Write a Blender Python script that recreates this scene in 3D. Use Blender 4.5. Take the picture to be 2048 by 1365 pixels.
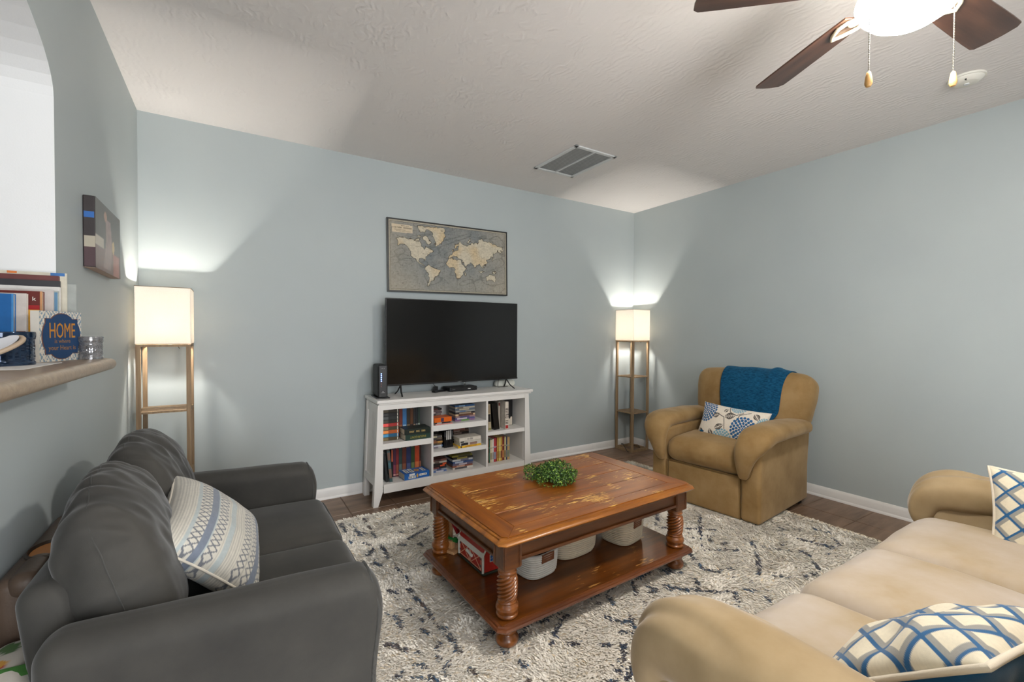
import bpy, bmesh, math, random
import numpy as np
from mathutils import Vector, Matrix, noise

# ------------------------------------------------------------------ clear
for _o in list(bpy.data.objects): bpy.data.objects.remove(_o, do_unlink=True)
SC = bpy.context.scene
COL = SC.collection
S = 1.123            # whole scene and camera scaled up about the origin; metres per layout unit (ceiling 2.44 units = 2.74 m)
W, H = 4.057, 2.44   # room width and ceiling height in layout units
YF = -5.2            # front wall behind the camera
R = math.radians
PI = math.pi

# ------------------------------------------------------------------ camera
cam_d = bpy.data.cameras.new('camera'); cam = bpy.data.objects.new('camera', cam_d); COL.objects.link(cam)
cam_d.sensor_width = 36.0; cam_d.lens = 36.0*895.286/2048.0; cam_d.clip_start = 0.02; cam_d.clip_end = 60
_yaw, _pit, _rol = 0.559725, -0.0173294, 0.00445502
_fw = Vector((math.sin(_yaw)*math.cos(_pit), math.cos(_yaw)*math.cos(_pit), math.sin(_pit)))
_rt = Vector((math.cos(_yaw), -math.sin(_yaw), 0)); _up = _rt.cross(_fw)
_rt, _up = math.cos(_rol)*_rt + math.sin(_rol)*_up, -math.sin(_rol)*_rt + math.cos(_rol)*_up
_m = Matrix((_rt, _up, -_fw)).transposed().to_4x4(); _m.translation = Vector((0.453024, -3.338305, 1.168511))*S
cam.matrix_world = _m
SC.camera = cam

# ------------------------------------------------------------------ world, daylight, exposure
wd = bpy.data.worlds.new('world'); SC.world = wd; wd.use_nodes = True
_bg = wd.node_tree.nodes['Background']; _bg.inputs[0].default_value = (0.72, 0.83, 1.0, 1); _bg.inputs[1].default_value = 2.2
SC.view_settings.view_transform = 'Standard'
try: SC.view_settings.look = 'None'
except Exception: pass
SC.view_settings.gamma = 1.0; SC.view_settings.use_curve_mapping = False
SC.view_settings.exposure = 0.35

def area_light(name, loc, rot, sx, sy, power, col):
    d = bpy.data.lights.new(name, 'AREA'); d.shape = 'RECTANGLE'; d.size = sx*S; d.size_y = sy*S; d.energy = power; d.color = col
    o = bpy.data.objects.new(name, d); COL.objects.link(o); o.location = Vector(loc)*S; o.rotation_euler = rot
    return o
def point_light(name, loc, power, col, rad, parent=None):
    d = bpy.data.lights.new(name, 'POINT'); d.energy = power; d.color = col; d.shadow_soft_size = rad*S
    o = bpy.data.objects.new(name, d); COL.objects.link(o); o.location = Vector(loc)*S
    if parent: o.parent = parent
    return o
# added fill light, set as daylight at an unseen patio door behind the camera
area_light('daylight_fill', (1.05, YF+0.01, 1.05), (R(90), 0, 0), 1.45, 1.95, 92, (0.97, 0.985, 1.0))
# kitchen ceiling light on the far side of the pass-through
point_light('kitchen_ceiling_light', (-1.25, -2.7, 2.2), 9, (1.0, 0.98, 0.96), 0.18)

# ------------------------------------------------------------------ helpers
def srgb(r, g=None, b=None):
    if g is None: r, g, b = r
    f = lambda c: (c/255/12.92 if c/255 <= 0.04045 else ((c/255+0.055)/1.055)**2.4)
    return (f(r), f(g), f(b), 1.0)

MATS = {}
def newmat(name):
    m = bpy.data.materials.new(name); m.use_nodes = True
    nt = m.node_tree; b = nt.nodes['Principled BSDF']
    return m, nt, b
def inp(b, n, v):
    if n in b.inputs: b.inputs[n].default_value = v
def N(nt, t, **kw):
    n = nt.nodes.new(t)
    for k, v in kw.items(): setattr(n, k, v)
    return n
def ramp(nt, fac, stops, interp='LINEAR'):
    r = N(nt, 'ShaderNodeValToRGB'); cr = r.color_ramp; cr.interpolation = interp
    while len(cr.elements) > 1: cr.elements.remove(cr.elements[0])
    cr.elements[0].position = stops[0][0]; cr.elements[0].color = stops[0][1]
    for p, c in stops[1:]:
        e = cr.elements.new(p); e.color = c
    if fac is not None: nt.links.new(fac, r.inputs[0])
    return r
def bump(nt, b, h, s=0.2, d=0.01):
    n = N(nt, 'ShaderNodeBump'); n.inputs['Strength'].default_value = s; n.inputs['Distance'].default_value = d
    nt.links.new(h, n.inputs['Height']); nt.links.new(n.outputs[0], b.inputs['Normal']); return n
def objco(nt, scale=(1, 1, 1)):
    t = N(nt, 'ShaderNodeTexCoord'); mp = N(nt, 'ShaderNodeMapping'); mp.inputs['Scale'].default_value = scale
    nt.links.new(t.outputs['Object'], mp.inputs[0]); return mp.outputs[0]
def objco_w(nt, scale=(1, 1, 1)):
    # object coordinates offset by the object's own place, so that alike pieces differ
    t = N(nt, 'ShaderNodeTexCoord'); oi = N(nt, 'ShaderNodeObjectInfo'); ad = N(nt, 'ShaderNodeVectorMath', operation='ADD'); mp = N(nt, 'ShaderNodeMapping'); mp.inputs['Scale'].default_value = scale
    nt.links.new(t.outputs['Object'], ad.inputs[0]); nt.links.new(oi.outputs['Location'], ad.inputs[1]); nt.links.new(ad.outputs[0], mp.inputs[0]); return mp.outputs[0]
def noise_t(nt, co, sc, det=4, rough=0.5):
    n = N(nt, 'ShaderNodeTexNoise'); n.inputs['Scale'].default_value = sc; n.inputs['Detail'].default_value = det; n.inputs['Roughness'].default_value = rough
    if co is not None: nt.links.new(co, n.inputs['Vector'])
    return n
def plain(name, c, rough=0.5, metal=0.0, var=0.06, nsc=12, bmp=0.0, bsc=200, spec=0.5, sheen=0, coat=0, trans=0):
    """principled with a slight tone variation and optional fine relief"""
    if name in MATS: return MATS[name]
    m, nt, b = newmat(name); c = srgb(c)
    inp(b, 'Roughness', rough); inp(b, 'Metallic', metal); inp(b, 'Specular IOR Level', spec)
    inp(b, 'Sheen Weight', sheen); inp(b, 'Sheen Roughness', 0.4); inp(b, 'Coat Weight', coat); inp(b, 'Coat Roughness', 0.15)
    inp(b, 'Transmission Weight', trans)
    co = objco(nt); n = noise_t(nt, co, nsc)
    lo = tuple(x*(1-var) for x in c[:3])+(1,); hi = tuple(min(1, x*(1+var)) for x in c[:3])+(1,)
    r = ramp(nt, n.outputs[0], [(0.3, lo), (0.7, hi)]); nt.links.new(r.outputs[0], b.inputs['Base Color'])
    if bmp:
        n2 = noise_t(nt, co, bsc, 3); bump(nt, b, n2.outputs[0], bmp, 0.004)
    MATS[name] = m; return m
def fabric(name, c1, c2, rough=0.9, sheen=0.4, tint=None, sc=5, weave=700, bmp=0.25, stretch=(1, 1, 1), spec=0.2):
    if name in MATS: return MATS[name]
    m, nt, b = newmat(name)
    inp(b, 'Roughness', rough); inp(b, 'Sheen Weight', sheen); inp(b, 'Sheen Roughness', 0.35); inp(b, 'Specular IOR Level', spec)
    if tint: inp(b, 'Sheen Tint', srgb(tint))
    co = objco(nt, stretch); n = noise_t(nt, co, sc, 6, 0.6)
    r = ramp(nt, n.outputs[0], [(0.35, srgb(c1)), (0.65, srgb(c2))]); nt.links.new(r.outputs[0], b.inputs['Base Color'])
    co2 = objco(nt); n2 = noise_t(nt, co2, weave, 2); bump(nt, b, n2.outputs[0], bmp, 0.002)
    MATS[name] = m; return m
def wood(name, c1, c2, c3, rough=0.4, axis=0, sc=3.0, coat=0, worn=None, wornlev=0.62, stretch=9, bmp=0.1):
    if name in MATS: return MATS[name]
    m, nt, b = newmat(name); inp(b, 'Roughness', rough); inp(b, 'Coat Weight', coat); inp(b, 'Coat Roughness', 0.22)
    st = [stretch]*3; st[axis] = 0.8
    co = objco_w(nt, tuple(st)); n = noise_t(nt, co, sc, 8, 0.65)
    r = ramp(nt, n.outputs[0], [(0.28, srgb(c1)), (0.5, srgb(c2)), (0.75, srgb(c3))]); col = r.outputs[0]
    if worn:
        s2 = [38]*3; s2[axis] = 5.0
        co2 = objco_w(nt, tuple(s2)); w = noise_t(nt, co2, 3.1, 6, 0.62)
        co3 = objco_w(nt); big = noise_t(nt, co3, 4.2, 3)
        ml = N(nt, 'ShaderNodeMath', operation='MULTIPLY'); nt.links.new(w.outputs[0], ml.inputs[0]); nt.links.new(big.outputs[0], ml.inputs[1])
        wr = ramp(nt, ml.outputs[0], [(wornlev*0.52, (0, 0, 0, 1)), (wornlev*0.56, (1, 1, 1, 1))])
        mx = N(nt, 'ShaderNodeMix', data_type='RGBA'); nt.links.new(wr.outputs[0], mx.inputs['Factor'])
        nt.links.new(col, mx.inputs['A']); mx.inputs['B'].default_value = srgb(worn); col = mx.outputs['Result']
    nt.links.new(col, b.inputs['Base Color'])
    if bmp: bump(nt, b, n.outputs[0], bmp, 0.002)
    MATS[name] = m; return m
def painted(name, rough=0.85, sheen=0.2, bmp=0.2, bsc=500, spec=0.3, coat=0):
    """colour comes from the 'Col' attribute: dyed or printed pattern"""
    if name in MATS: return MATS[name]
    m, nt, b = newmat(name); inp(b, 'Roughness', rough); inp(b, 'Sheen Weight', sheen); inp(b, 'Specular IOR Level', spec); inp(b, 'Coat Weight', coat)
    a = N(nt, 'ShaderNodeAttribute'); a.attribute_name = 'Col'; nt.links.new(a.outputs['Color'], b.inputs['Base Color'])
    co = objco(nt); n2 = noise_t(nt, co, bsc, 2)
    if bmp: bump(nt, b, n2.outputs[0], bmp, 0.002)
    MATS[name] = m; return m
def emissive(name, c, strength, base=None):
    if name in MATS: return MATS[name]
    m, nt, b = newmat(name); inp(b, 'Base Color', srgb(base or c)); inp(b, 'Emission Color', srgb(c)); inp(b, 'Emission Strength', strength); inp(b, 'Roughness', 0.4)
    MATS[name] = m; return m

def link(o, parent=None, loc=None, rot=None):
    COL.objects.link(o)
    if parent is not None: o.parent = parent
    if loc is not None: o.location = Vector(loc)*S
    if rot is not None: o.rotation_euler = rot
    return o
def mesh_obj(name, V, F, mat, parent=None, loc=None, rot=None, smooth=False, angle=None, col=None, uv=None, sub=0, bevel=0, bseg=2):
    me = bpy.data.meshes.new(name)
    V = np.asarray(V, dtype=float)*S
    me.from_pydata(V.tolist() if not isinstance(V, list) else V, [], F if isinstance(F, list) else F.tolist())
    if mat is not None:
        for m in (mat if isinstance(mat, (list, tuple)) else [mat]): me.materials.append(m)
    if smooth or angle is not None:
        me.polygons.foreach_set('use_smooth', [True]*len(me.polygons))
        if angle is not None: me.set_sharp_from_angle(angle=R(angle))
    if col is not None:
        a = me.color_attributes.new('Col', 'FLOAT_COLOR', 'POINT'); c = np.ones((len(V), 4)); c[:, :3] = col; a.data.foreach_set('color', c.ravel())
    me.update()
    o = bpy.data.objects.new(name, me); link(o, parent, loc, rot)
    if bevel:
        bm_ = o.modifiers.new('bevel', 'BEVEL'); bm_.width = bevel*S; bm_.segments = bseg; bm_.limit_method = 'ANGLE'; bm_.angle_limit = R(35)
    if sub:
        s_ = o.modifiers.new('sub', 'SUBSURF'); s_.levels = sub; s_.render_levels = sub
    return o
class MB:
    """collects shapes; build() links them as ONE mesh object"""
    def __init__(s): s.v = []; s.f = []; s.T = Matrix.Identity(4)
    def add(s, vs, fs):
        b = len(s.v); s.v += [tuple(s.T @ Vector(v)) for v in vs]; s.f += [tuple(i+b for i in f) for f in fs]; return s
    def box(s, x0, x1, y0, y1, z0, z1):
        return s.add([(x0, y0, z0), (x1, y0, z0), (x1, y1, z0), (x0, y1, z0), (x0, y0, z1), (x1, y0, z1), (x1, y1, z1), (x0, y1, z1)],
                     [(0, 3, 2, 1), (4, 5, 6, 7), (0, 1, 5, 4), (1, 2, 6, 5), (2, 3, 7, 6), (3, 0, 4, 7)])
    def hexa(s, bot, top):
        return s.add(list(bot)+list(top), [(0, 3, 2, 1), (4, 5, 6, 7), (0, 1, 5, 4), (1, 2, 6, 5), (2, 3, 7, 6), (3, 0, 4, 7)])
    def prism(s, poly, a, b, axis='z'):
        n = len(poly)
        def P3(q, t): return {'z': (q[0], q[1], t), 'y': (q[0], t, q[1]), 'x': (t, q[0], q[1])}[axis]
        vs = [P3(q, a) for q in poly]+[P3(q, b) for q in poly]
        return s.add(vs, [tuple(reversed(range(n))), tuple(range(n, 2*n))]+[(i, (i+1) % n, n+(i+1) % n, n+i) for i in range(n)])
    def lathe(s, prof, n=24, c=(0, 0, 0)):
        vs = []; fs = []
        for r, z in prof:
            for k in range(n): t = 2*PI*k/n; vs.append((c[0]+r*math.cos(t), c[1]+r*math.sin(t), c[2]+z))
        for i in range(len(prof)-1):
            for k in range(n): k2 = (k+1) % n; fs.append((i*n+k, i*n+k2, (i+1)*n+k2, (i+1)*n+k))
        fs.append(tuple(reversed(range(n)))); fs.append(tuple(range((len(prof)-1)*n, len(prof)*n)))
        return s.add(vs, fs)
    def cyl(s, p0, p1, r0, r1=None, n=12):
        return s.tube([p0, p1], [r0, r0 if r1 is None else r1], n)
    def tube(s, pts, r, n=8, closed=False, flat=1.0):
        pts = [Vector(p) for p in pts]; m = len(pts); rs = r if isinstance(r, (list, tuple)) else [r]*m
        vs = []; fs = []; up = None
        for i, p in enumerate(pts):
            a = pts[(i-1) % m] if (closed or i > 0) else p; b = pts[(i+1) % m] if (closed or i < m-1) else p
            t = (b-a).normalized()
            if up is None: up = Vector((0, 0, 1)) if abs(t.z) < 0.9 else Vector((1, 0, 0))
            x = t.cross(up)
            if x.length < 1e-6: x = t.orthogonal()
            x.normalize(); y = x.cross(t).normalized(); up = y
            for k in range(n): q = 2*PI*k/n; vs.append(tuple(p+(x*math.cos(q)+y*math.sin(q)*flat)*rs[i]))
        L = m if closed else m-1
        for i in range(L):
            for k in range(n):
                k2 = (k+1) % n; j = (i+1) % m; fs.append((i*n+k, j*n+k, j*n+k2, i*n+k2))
        if not closed: fs.append(tuple(range(n))); fs.append(tuple(reversed(range((m-1)*n, m*n))))
        return s.add(vs, fs)
    def sphere(s, c, r, n=10, m=7, sc=(1, 1, 1)):
        vs = [(c[0], c[1], c[2]-r*sc[2])]; fs = []
        for i in range(1, m):
            a = -PI/2+PI*i/m
            for k in range(n): t = 2*PI*k/n; vs.append((c[0]+r*sc[0]*math.cos(a)*math.cos(t), c[1]+r*sc[1]*math.cos(a)*math.sin(t), c[2]+r*sc[2]*math.sin(a)))
        vs.append((c[0], c[1], c[2]+r*sc[2])); e = len(vs)-1
        for k in range(n): fs.append((0, 1+(k+1) % n, 1+k)); fs.append((e, 1+(m-2)*n+k, 1+(m-2)*n+(k+1) % n))
        for i in range(m-2):
            for k in range(n): k2 = (k+1) % n; fs.append((1+i*n+k, 1+i*n+k2, 1+(i+1)*n+k2, 1+(i+1)*n+k))
        return s.add(vs, fs)
    def build(s, name, mat, parent=None, loc=None, rot=None, angle=None, bevel=0, sub=0, bseg=2):
        return mesh_obj(name, s.v, s.f, mat, parent, loc, rot, angle=angle, bevel=bevel, sub=sub, bseg=bseg)
def thing(name, label, cat, loc=(0, 0, 0), rotz=0, group=None):
    o = bpy.data.objects.new(name, None); o.empty_display_size = 0.1; link(o, None, loc, (0, 0, rotz)); return tag(o, label, cat, group)
def tag(o, label=None, cat=None, group=None, kind=None):
    for k, v in (('label', label), ('category', cat), ('group', group), ('kind', kind)):
        if v: o[k] = v
    return o
def part(name, mat, parent, fn, **kw):
    m = MB(); fn(m); return m.build(name, mat, parent, **kw)
def bx(name, mat, parent, *a, **kw):
    return MB().box(*a).build(name, mat, parent, **kw)

def grid_faces(nu, nv, wrapu=False):
    F = []
    for i in range(nu if wrapu else nu-1):
        i2 = (i+1) % nu
        for j in range(nv-1): F.append((i*nv+j, i2*nv+j, i2*nv+j+1, i*nv+j+1))
    return F
def rbox_vf(h, r, n=4, m=8):
    """rounded box half sizes h, corner radius r, n corner steps, m flat steps per axis"""
    h = np.array(h, float); r = min(r, h.min()*0.999)
    ax = []
    for k in range(3):
        c = h[k]-r; th = np.tan(np.linspace(0, PI/4, n+1))
        pos = c+r*th; flat = np.linspace(-c, c, m+1)
        ax.append(np.concatenate([-pos[::-1], flat[1:-1], pos]))
    V = []; F = []; idx = {}
    def vid(i, j, k):
        key = (i, j, k)
        if key not in idx: idx[key] = len(V); V.append((ax[0][i], ax[1][j], ax[2][k]))
        return idx[key]
    L = [len(a)-1 for a in ax]
    for i in range(L[0]):
        for j in range(L[1]):
            F.append((vid(i, j, 0), vid(i, j+1, 0), vid(i+1, j+1, 0), vid(i+1, j, 0)))
            F.append((vid(i, j, L[2]), vid(i+1, j, L[2]), vid(i+1, j+1, L[2]), vid(i, j+1, L[2])))
    for i in range(L[0]):
        for k in range(L[2]):
            F.append((vid(i, 0, k), vid(i+1, 0, k), vid(i+1, 0, k+1), vid(i, 0, k+1)))
            F.append((vid(i, L[1], k), vid(i, L[1], k+1), vid(i+1, L[1], k+1), vid(i+1, L[1], k)))
    for j in range(L[1]):
        for k in range(L[2]):
            F.append((vid(0, j, k), vid(0, j, k+1), vid(0, j+1, k+1), vid(0, j+1, k)))
            F.append((vid(L[0], j, k), vid(L[0], j+1, k), vid(L[0], j+1, k+1), vid(L[0], j, k+1)))
    V = np.array(V); c = h-r; inn = np.clip(V, -c, c); d = V-inn; ln = np.linalg.norm(d, axis=1, keepdims=True)
    V = inn+np.where(ln > 1e-9, d/np.maximum(ln, 1e-9)*r, 0)
    return V, F
def fbm(V, sc, seed=0, oct_=2):
    out = np.zeros(len(V))
    for i, v in enumerate(V):
        q = Vector((v[0]*sc+seed, v[1]*sc+seed*1.7, v[2]*sc-seed)); out[i] = noise.noise(q)+(0.5*noise.noise(q*2.1) if oct_ > 1 else 0)
    return out
def soft(name, mat, parent, h, r, loc=(0, 0, 0), rot=None, fn=None, n=4, m=10, sub=1, lump=0.0, lsc=5, seed=1, wr=None):
    """upholstered rounded box; fn deforms Nx3 verts (half sizes h); lump = soft unevenness; wr=(amp,freq,axis,seed) creases"""
    V, F = rbox_vf(h, r, n, m); h = np.array(h)
    if fn is not None: V = fn(V.copy(), h)
    if lump: V = V*(1+(fbm(V, lsc, seed)*lump/np.maximum(np.linalg.norm(V, axis=1), 0.05))[:, None])
    if wr is not None: V = wr(V)
    return mesh_obj(name, V, F, mat, parent, loc, rot, smooth=True, sub=sub)
def text_mesh(name, body, size, mat, parent, M4, extrude=0.0005, align='CENTER', shear=0, font_scale=(1, 1), offset=0, spacing=1.0):
    cu = bpy.data.curves.new('lettering', 'FONT'); cu.body = body; cu.size = size*S; cu.extrude = extrude*S; cu.align_x = align; cu.align_y = 'CENTER'; cu.shear = shear
    cu.resolution_u = 2; cu.offset = offset*S; cu.space_character = spacing
    t = bpy.data.objects.new('lettering_tmp', cu); COL.objects.link(t)
    me = bpy.data.meshes.new_from_object(t); bpy.data.objects.remove(t, do_unlink=True)
    sc = Matrix.Diagonal((font_scale[0], font_scale[1], 1, 1)); me.transform(sc)
    mm = M4.copy(); mm.translation = mm.translation*S; me.transform(mm)
    me.materials.clear(); me.materials.append(mat)
    me.name = name; o = bpy.data.objects.new(name, me); link(o, parent); return o
def frame_m(origin, xdir, ydir):
    """matrix whose local x,y lie along the given directions"""
    x = Vector(xdir).normalized(); y = Vector(ydir).normalized(); z = x.cross(y).normalized()
    m = Matrix((x, y, z)).transposed().to_4x4(); m.translation = Vector(origin); return m
def inpoly(px, py, poly):
    c = np.zeros(px.shape, bool); n = len(poly); j = n-1
    for i in range(n):
        xi, yi = poly[i]; xj, yj = poly[j]
        if yi != yj:
            c ^= ((yi > py) != (yj > py)) & (px < (xj-xi)*(py-yi)/(yj-yi)+xi)
        j = i
    return c
def segdist(px, py, pts):
    d = np.full(px.shape, 1e9)
    for (x0, y0), (x1, y1) in zip(pts[:-1], pts[1:]):
        dx, dy = x1-x0, y1-y0; L2 = dx*dx+dy*dy+1e-12; t = np.clip(((px-x0)*dx+(py-y0)*dy)/L2, 0, 1)
        d = np.minimum(d, np.hypot(px-x0-t*dx, py-y0-t*dy))
    return d
def lin3(c): return np.array(srgb(c)[:3])
def vnoise(x, y, sc, seed=0):
    """cheap numpy value noise 0..1"""
    rs = np.random.RandomState(seed); T = rs.rand(64, 64)
    X = np.asarray(x)*sc; Y = np.asarray(y)*sc; xi = np.floor(X).astype(int); yi = np.floor(Y).astype(int); fx = X-xi; fy = Y-yi
    fx = fx*fx*(3-2*fx); fy = fy*fy*(3-2*fy); g = lambda a, b: T[a % 64, b % 64]
    return (g(xi, yi)*(1-fx)+g(xi+1, yi)*fx)*(1-fy)+(g(xi, yi+1)*(1-fx)+g(xi+1, yi+1)*fx)*fy

def loft(name, mat, parent, path, hw, ht, loc=(0, 0, 0), ex=2.6, n=30, steps=60, sub=1, lump=0.0, lsc=6, seed=1, gather=None):
    """sweep a superellipse section along a path lying in a y-z plane; width axis is x. hw/ht: half width / half thickness per path point"""
    P = np.array(path, float); d = np.concatenate([[0], np.cumsum(np.linalg.norm(np.diff(P, axis=0), axis=1))]); s = np.linspace(0, d[-1], steps)
    def cr(v):      # smooth interpolation
        v = np.interp(s, d, v); k = np.array([1, 2, 3, 2, 1])/9.0; q = np.pad(v, 2, mode='edge'); return np.convolve(q, k, 'valid')
    C = np.stack([cr(P[:, i]) for i in range(3)], 1); A = cr(hw); B = cr(ht); T = np.gradient(C, axis=0); T[:, 0] = 0; T /= np.linalg.norm(T, axis=1, keepdims=True)
    Nn = np.stack([np.zeros(steps), -T[:, 2], T[:, 1]], 1); V = []; rows = []
    def ring(c, nn, a, b):
        for k in range(n):
            t = 2*PI*k/n; ca, sa = math.cos(t), math.sin(t); u = a*math.copysign(abs(ca)**(2/ex), ca); w = b*math.copysign(abs(sa)**(2/ex), sa)
            V.append((c[0]+u, c[1]+nn[1]*w, c[2]+nn[2]*w))
    for f in (.15, .55, .85): ring(C[0]-T[0]*B[0]*math.sqrt(1-f*f)*.8, Nn[0], A[0]*(f*.6+.4*f), B[0]*f)
    for i in range(steps): ring(C[i], Nn[i], A[i], B[i])
    for f in (.85, .55, .15): ring(C[-1]+T[-1]*B[-1]*math.sqrt(1-f*f)*.8, Nn[-1], A[-1]*(f*.6+.4*f), B[-1]*f)
    m = steps+6; F = [(i*n+k, (i+1)*n+k, (i+1)*n+(k+1) % n, i*n+(k+1) % n) for i in range(m-1) for k in range(n)]; F += [tuple(range(n)), tuple(reversed(range((m-1)*n, m*n)))]
    V = np.array(V)
    if lump or gather:
        cc = np.repeat(np.concatenate([C[:1]]*3+[C]+[C[-1:]]*3), n, axis=0); R_ = V-cc; L = np.maximum(np.linalg.norm(R_, axis=1, keepdims=True), 1e-4)
        a = fbm(V, lsc, seed)*lump
        if gather:
            amp, f0, f1, fr = gather; ii = np.repeat(np.concatenate([[0]*3, np.linspace(0, 1, steps), [1]*3]), n); w = np.clip((ii-f0)/.08, 0, 1)*np.clip((f1-ii)/.08, 0, 1)
            q = np.stack([V[:, 0]*fr, ii*3, np.repeat(np.zeros(m), n)+seed], 1); a = a+fbm(q, 1.0, seed)*amp*w
        V = V+R_/L*a[:, None]
    return mesh_obj(name, V, F, mat, parent, loc, None, smooth=True, sub=sub)

def scribble(name, mat, parent, M4, length, height, seed=1, words=2, th=.00025):
    """lettering too small to read: a row of letter-like strokes along local x, height along local y"""
    rs_ = random.Random(seed); m = MB(); x = -length/2; n = max(4, int(length/(height*.75))); gap = length/n; brk = [int(n*(k+1)/words) for k in range(words-1)]
    def P(a0, a1, b0, b1):
        q = [M4 @ Vector((a, b, c)) for c in (-th, th) for a, b in ((a0, b0), (a1, b0), (a1, b1), (a0, b1))]; m.hexa(q[:4], q[4:])
    for k in range(n):
        if k in brk: x += gap; continue
        w = gap*.62; st = height*.16; h = height/2
        P(x, x+st, -h, h)
        if rs_.random() < .7: P(x+w-st, x+w, -h, h)
        for b in rs_.sample([-h, 0-st/2, h-st], rs_.randint(1, 2)): P(x+st, x+w-(st if rs_.random() < .5 else 0), b, b+st)
        x += gap
    return m.build(name, mat, parent)
# ================================================================== the setting
def mat_wall():
    m, nt, b = newmat('wall_paint'); inp(b, 'Roughness', 0.55); inp(b, 'Specular IOR Level', 0.35)
    co = objco(nt); n = noise_t(nt, co, 1.3, 3)
    r = ramp(nt, n.outputs[0], [(0.3, srgb(173, 181, 182)), (0.7, srgb(178, 186, 186))]); nt.links.new(r.outputs[0], b.inputs['Base Color'])
    n2 = noise_t(nt, co, 160, 3); bump(nt, b, n2.outputs[0], 0.06, 0.003); return m
M_WALL = mat_wall()
M_WHITEWALL = plain('white_wall_paint', (232, 234, 234), 0.6, var=0.02, nsc=2, bmp=0.05)
def mat_ceiling():
    m, nt, b = newmat('ceiling_paint'); inp(b, 'Roughness', 0.8); inp(b, 'Specular IOR Level', 0.2)
    co = objco(nt); w = N(nt, 'ShaderNodeTexVoronoi'); w.feature = 'DISTANCE_TO_EDGE'; w.inputs['Scale'].default_value = 5
    n = noise_t(nt, co, 7, 4); mx = N(nt, 'ShaderNodeMix', data_type='RGBA'); mx.inputs['Factor'].default_value = 0.35
    nt.links.new(co, mx.inputs['A']); nt.links.new(n.outputs['Color'], mx.inputs['B']); nt.links.new(mx.outputs['Result'], w.inputs['Vector'])
    wv = N(nt, 'ShaderNodeTexWave'); wv.inputs['Scale'].default_value = 9; wv.inputs['Distortion'].default_value = 9; wv.inputs['Detail'].default_value = 3; wv.inputs['Detail Scale'].default_value = 1.3
    nt.links.new(co, wv.inputs['Vector'])
    ml = N(nt, 'ShaderNodeMath', operation='MULTIPLY'); nt.links.new(w.outputs[0], ml.inputs[0]); nt.links.new(wv.outputs['Fac'], ml.inputs[1])
    bump(nt, b, ml.outputs[0], 0.4, 0.015)
    inp(b, 'Base Color', srgb(226, 222, 219)); return m
M_CEIL = mat_ceiling()
M_TRIM = plain('trim_white_paint', (232, 230, 227), 0.35, var=0.02)
def mat_tile():
    m, nt, b = newmat('brown_floor_tile'); inp(b, 'Roughness', 0.38); inp(b, 'Specular IOR Level', 0.45)
    oi = N(nt, 'ShaderNodeObjectInfo'); t = N(nt, 'ShaderNodeTexCoord')
    ad = N(nt, 'ShaderNodeVectorMath', operation='ADD'); nt.links.new(t.outputs['Object'], ad.inputs[0])
    mu = N(nt, 'ShaderNodeVectorMath', operation='SCALE'); mu.inputs[3].default_value = 1.0; nt.links.new(oi.outputs['Location'], mu.inputs[0]); nt.links.new(mu.outputs[0], ad.inputs[1])
    mp = N(nt, 'ShaderNodeMapping'); mp.inputs['Scale'].default_value = (1.2, 6.5, 1); nt.links.new(ad.outputs[0], mp.inputs[0])
    n = noise_t(nt, mp.outputs[0], 2.6, 8, 0.62)
    r = ramp(nt, n.outputs[0], [(0.3, srgb(96, 74, 58)), (0.5, srgb(122, 97, 78)), (0.72, srgb(146, 118, 96))])
    nt.links.new(r.outputs[0], b.inputs['Base Color']); bump(nt, b, n.outputs[0], 0.12, 0.003); return m
M_TILE = mat_tile()
M_GROUT = plain('tile_grout', (118, 102, 88), 0.9, bmp=0.2)

# floor: grout bed with the tiles as pieces
floor = bx('floor', M_GROUT, None, -0.0, W, YF, 0.0, -0.10, -0.004); tag(floor, 'brown tiled living room floor with pale grout', None, None, 'structure')
TP = 0.2955
xs = [0.0]; x = 1.10-3*TP
while x < W: xs.append(x); x += TP
xs.append(W); ys = [0.0, -0.0385]; y = -0.35
while y > YF: ys.append(y); y -= TP
ys.append(YF); tile_me = {}
for i in range(len(xs)-1):
    for j in range(len(ys)-1):
        if ys[j] < -3.6: continue        # behind the camera the material takes over
        g = 0.0022; sx = round(xs[i+1]-xs[i]-2*g, 4); sy = round(ys[j]-ys[j+1]-2*g, 4)
        if sx < 0.01 or sy < 0.01: continue
        if (sx, sy) not in tile_me:
            o = MB().hexa([(-sx/2, -sy/2, -0.004), (sx/2, -sy/2, -0.004), (sx/2, sy/2, -0.004), (-sx/2, sy/2, -0.004)],
                          [(-sx/2+.002, -sy/2+.002, 0), (sx/2-.002, -sy/2+.002, 0), (sx/2-.002, sy/2-.002, 0), (-sx/2+.002, sy/2-.002, 0)]).build('floor_tile', M_TILE, floor)
            tile_me[(sx, sy)] = o.data
        else: o = bpy.data.objects.new('floor_tile', tile_me[(sx, sy)]); link(o, floor)
        o.location = Vector(((xs[i]+xs[i+1])/2, (ys[j]+ys[j+1])/2, 0))*S
bx('floor_tile_field', M_TILE, floor, 0, W, YF, ys[[k for k in range(len(ys)) if ys[k] < -3.6][0]], -0.004, 0)

tag(bx('wall_back', M_WALL, None, -0.14, W+0.12, 0.0, 0.12, 0, H), 'grey-blue painted wall behind the television', None, None, 'structure')
tag(bx('wall_right', M_WALL, None, W, W+0.12, YF, 0.0, 0, H), 'grey-blue painted wall behind the recliner', None, None, 'structure')
tag(bx('ceiling', M_CEIL, None, 0.0, W, YF, 0.0, H, H+0.1), 'white swirl-textured ceiling', None, None, 'structure')
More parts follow.
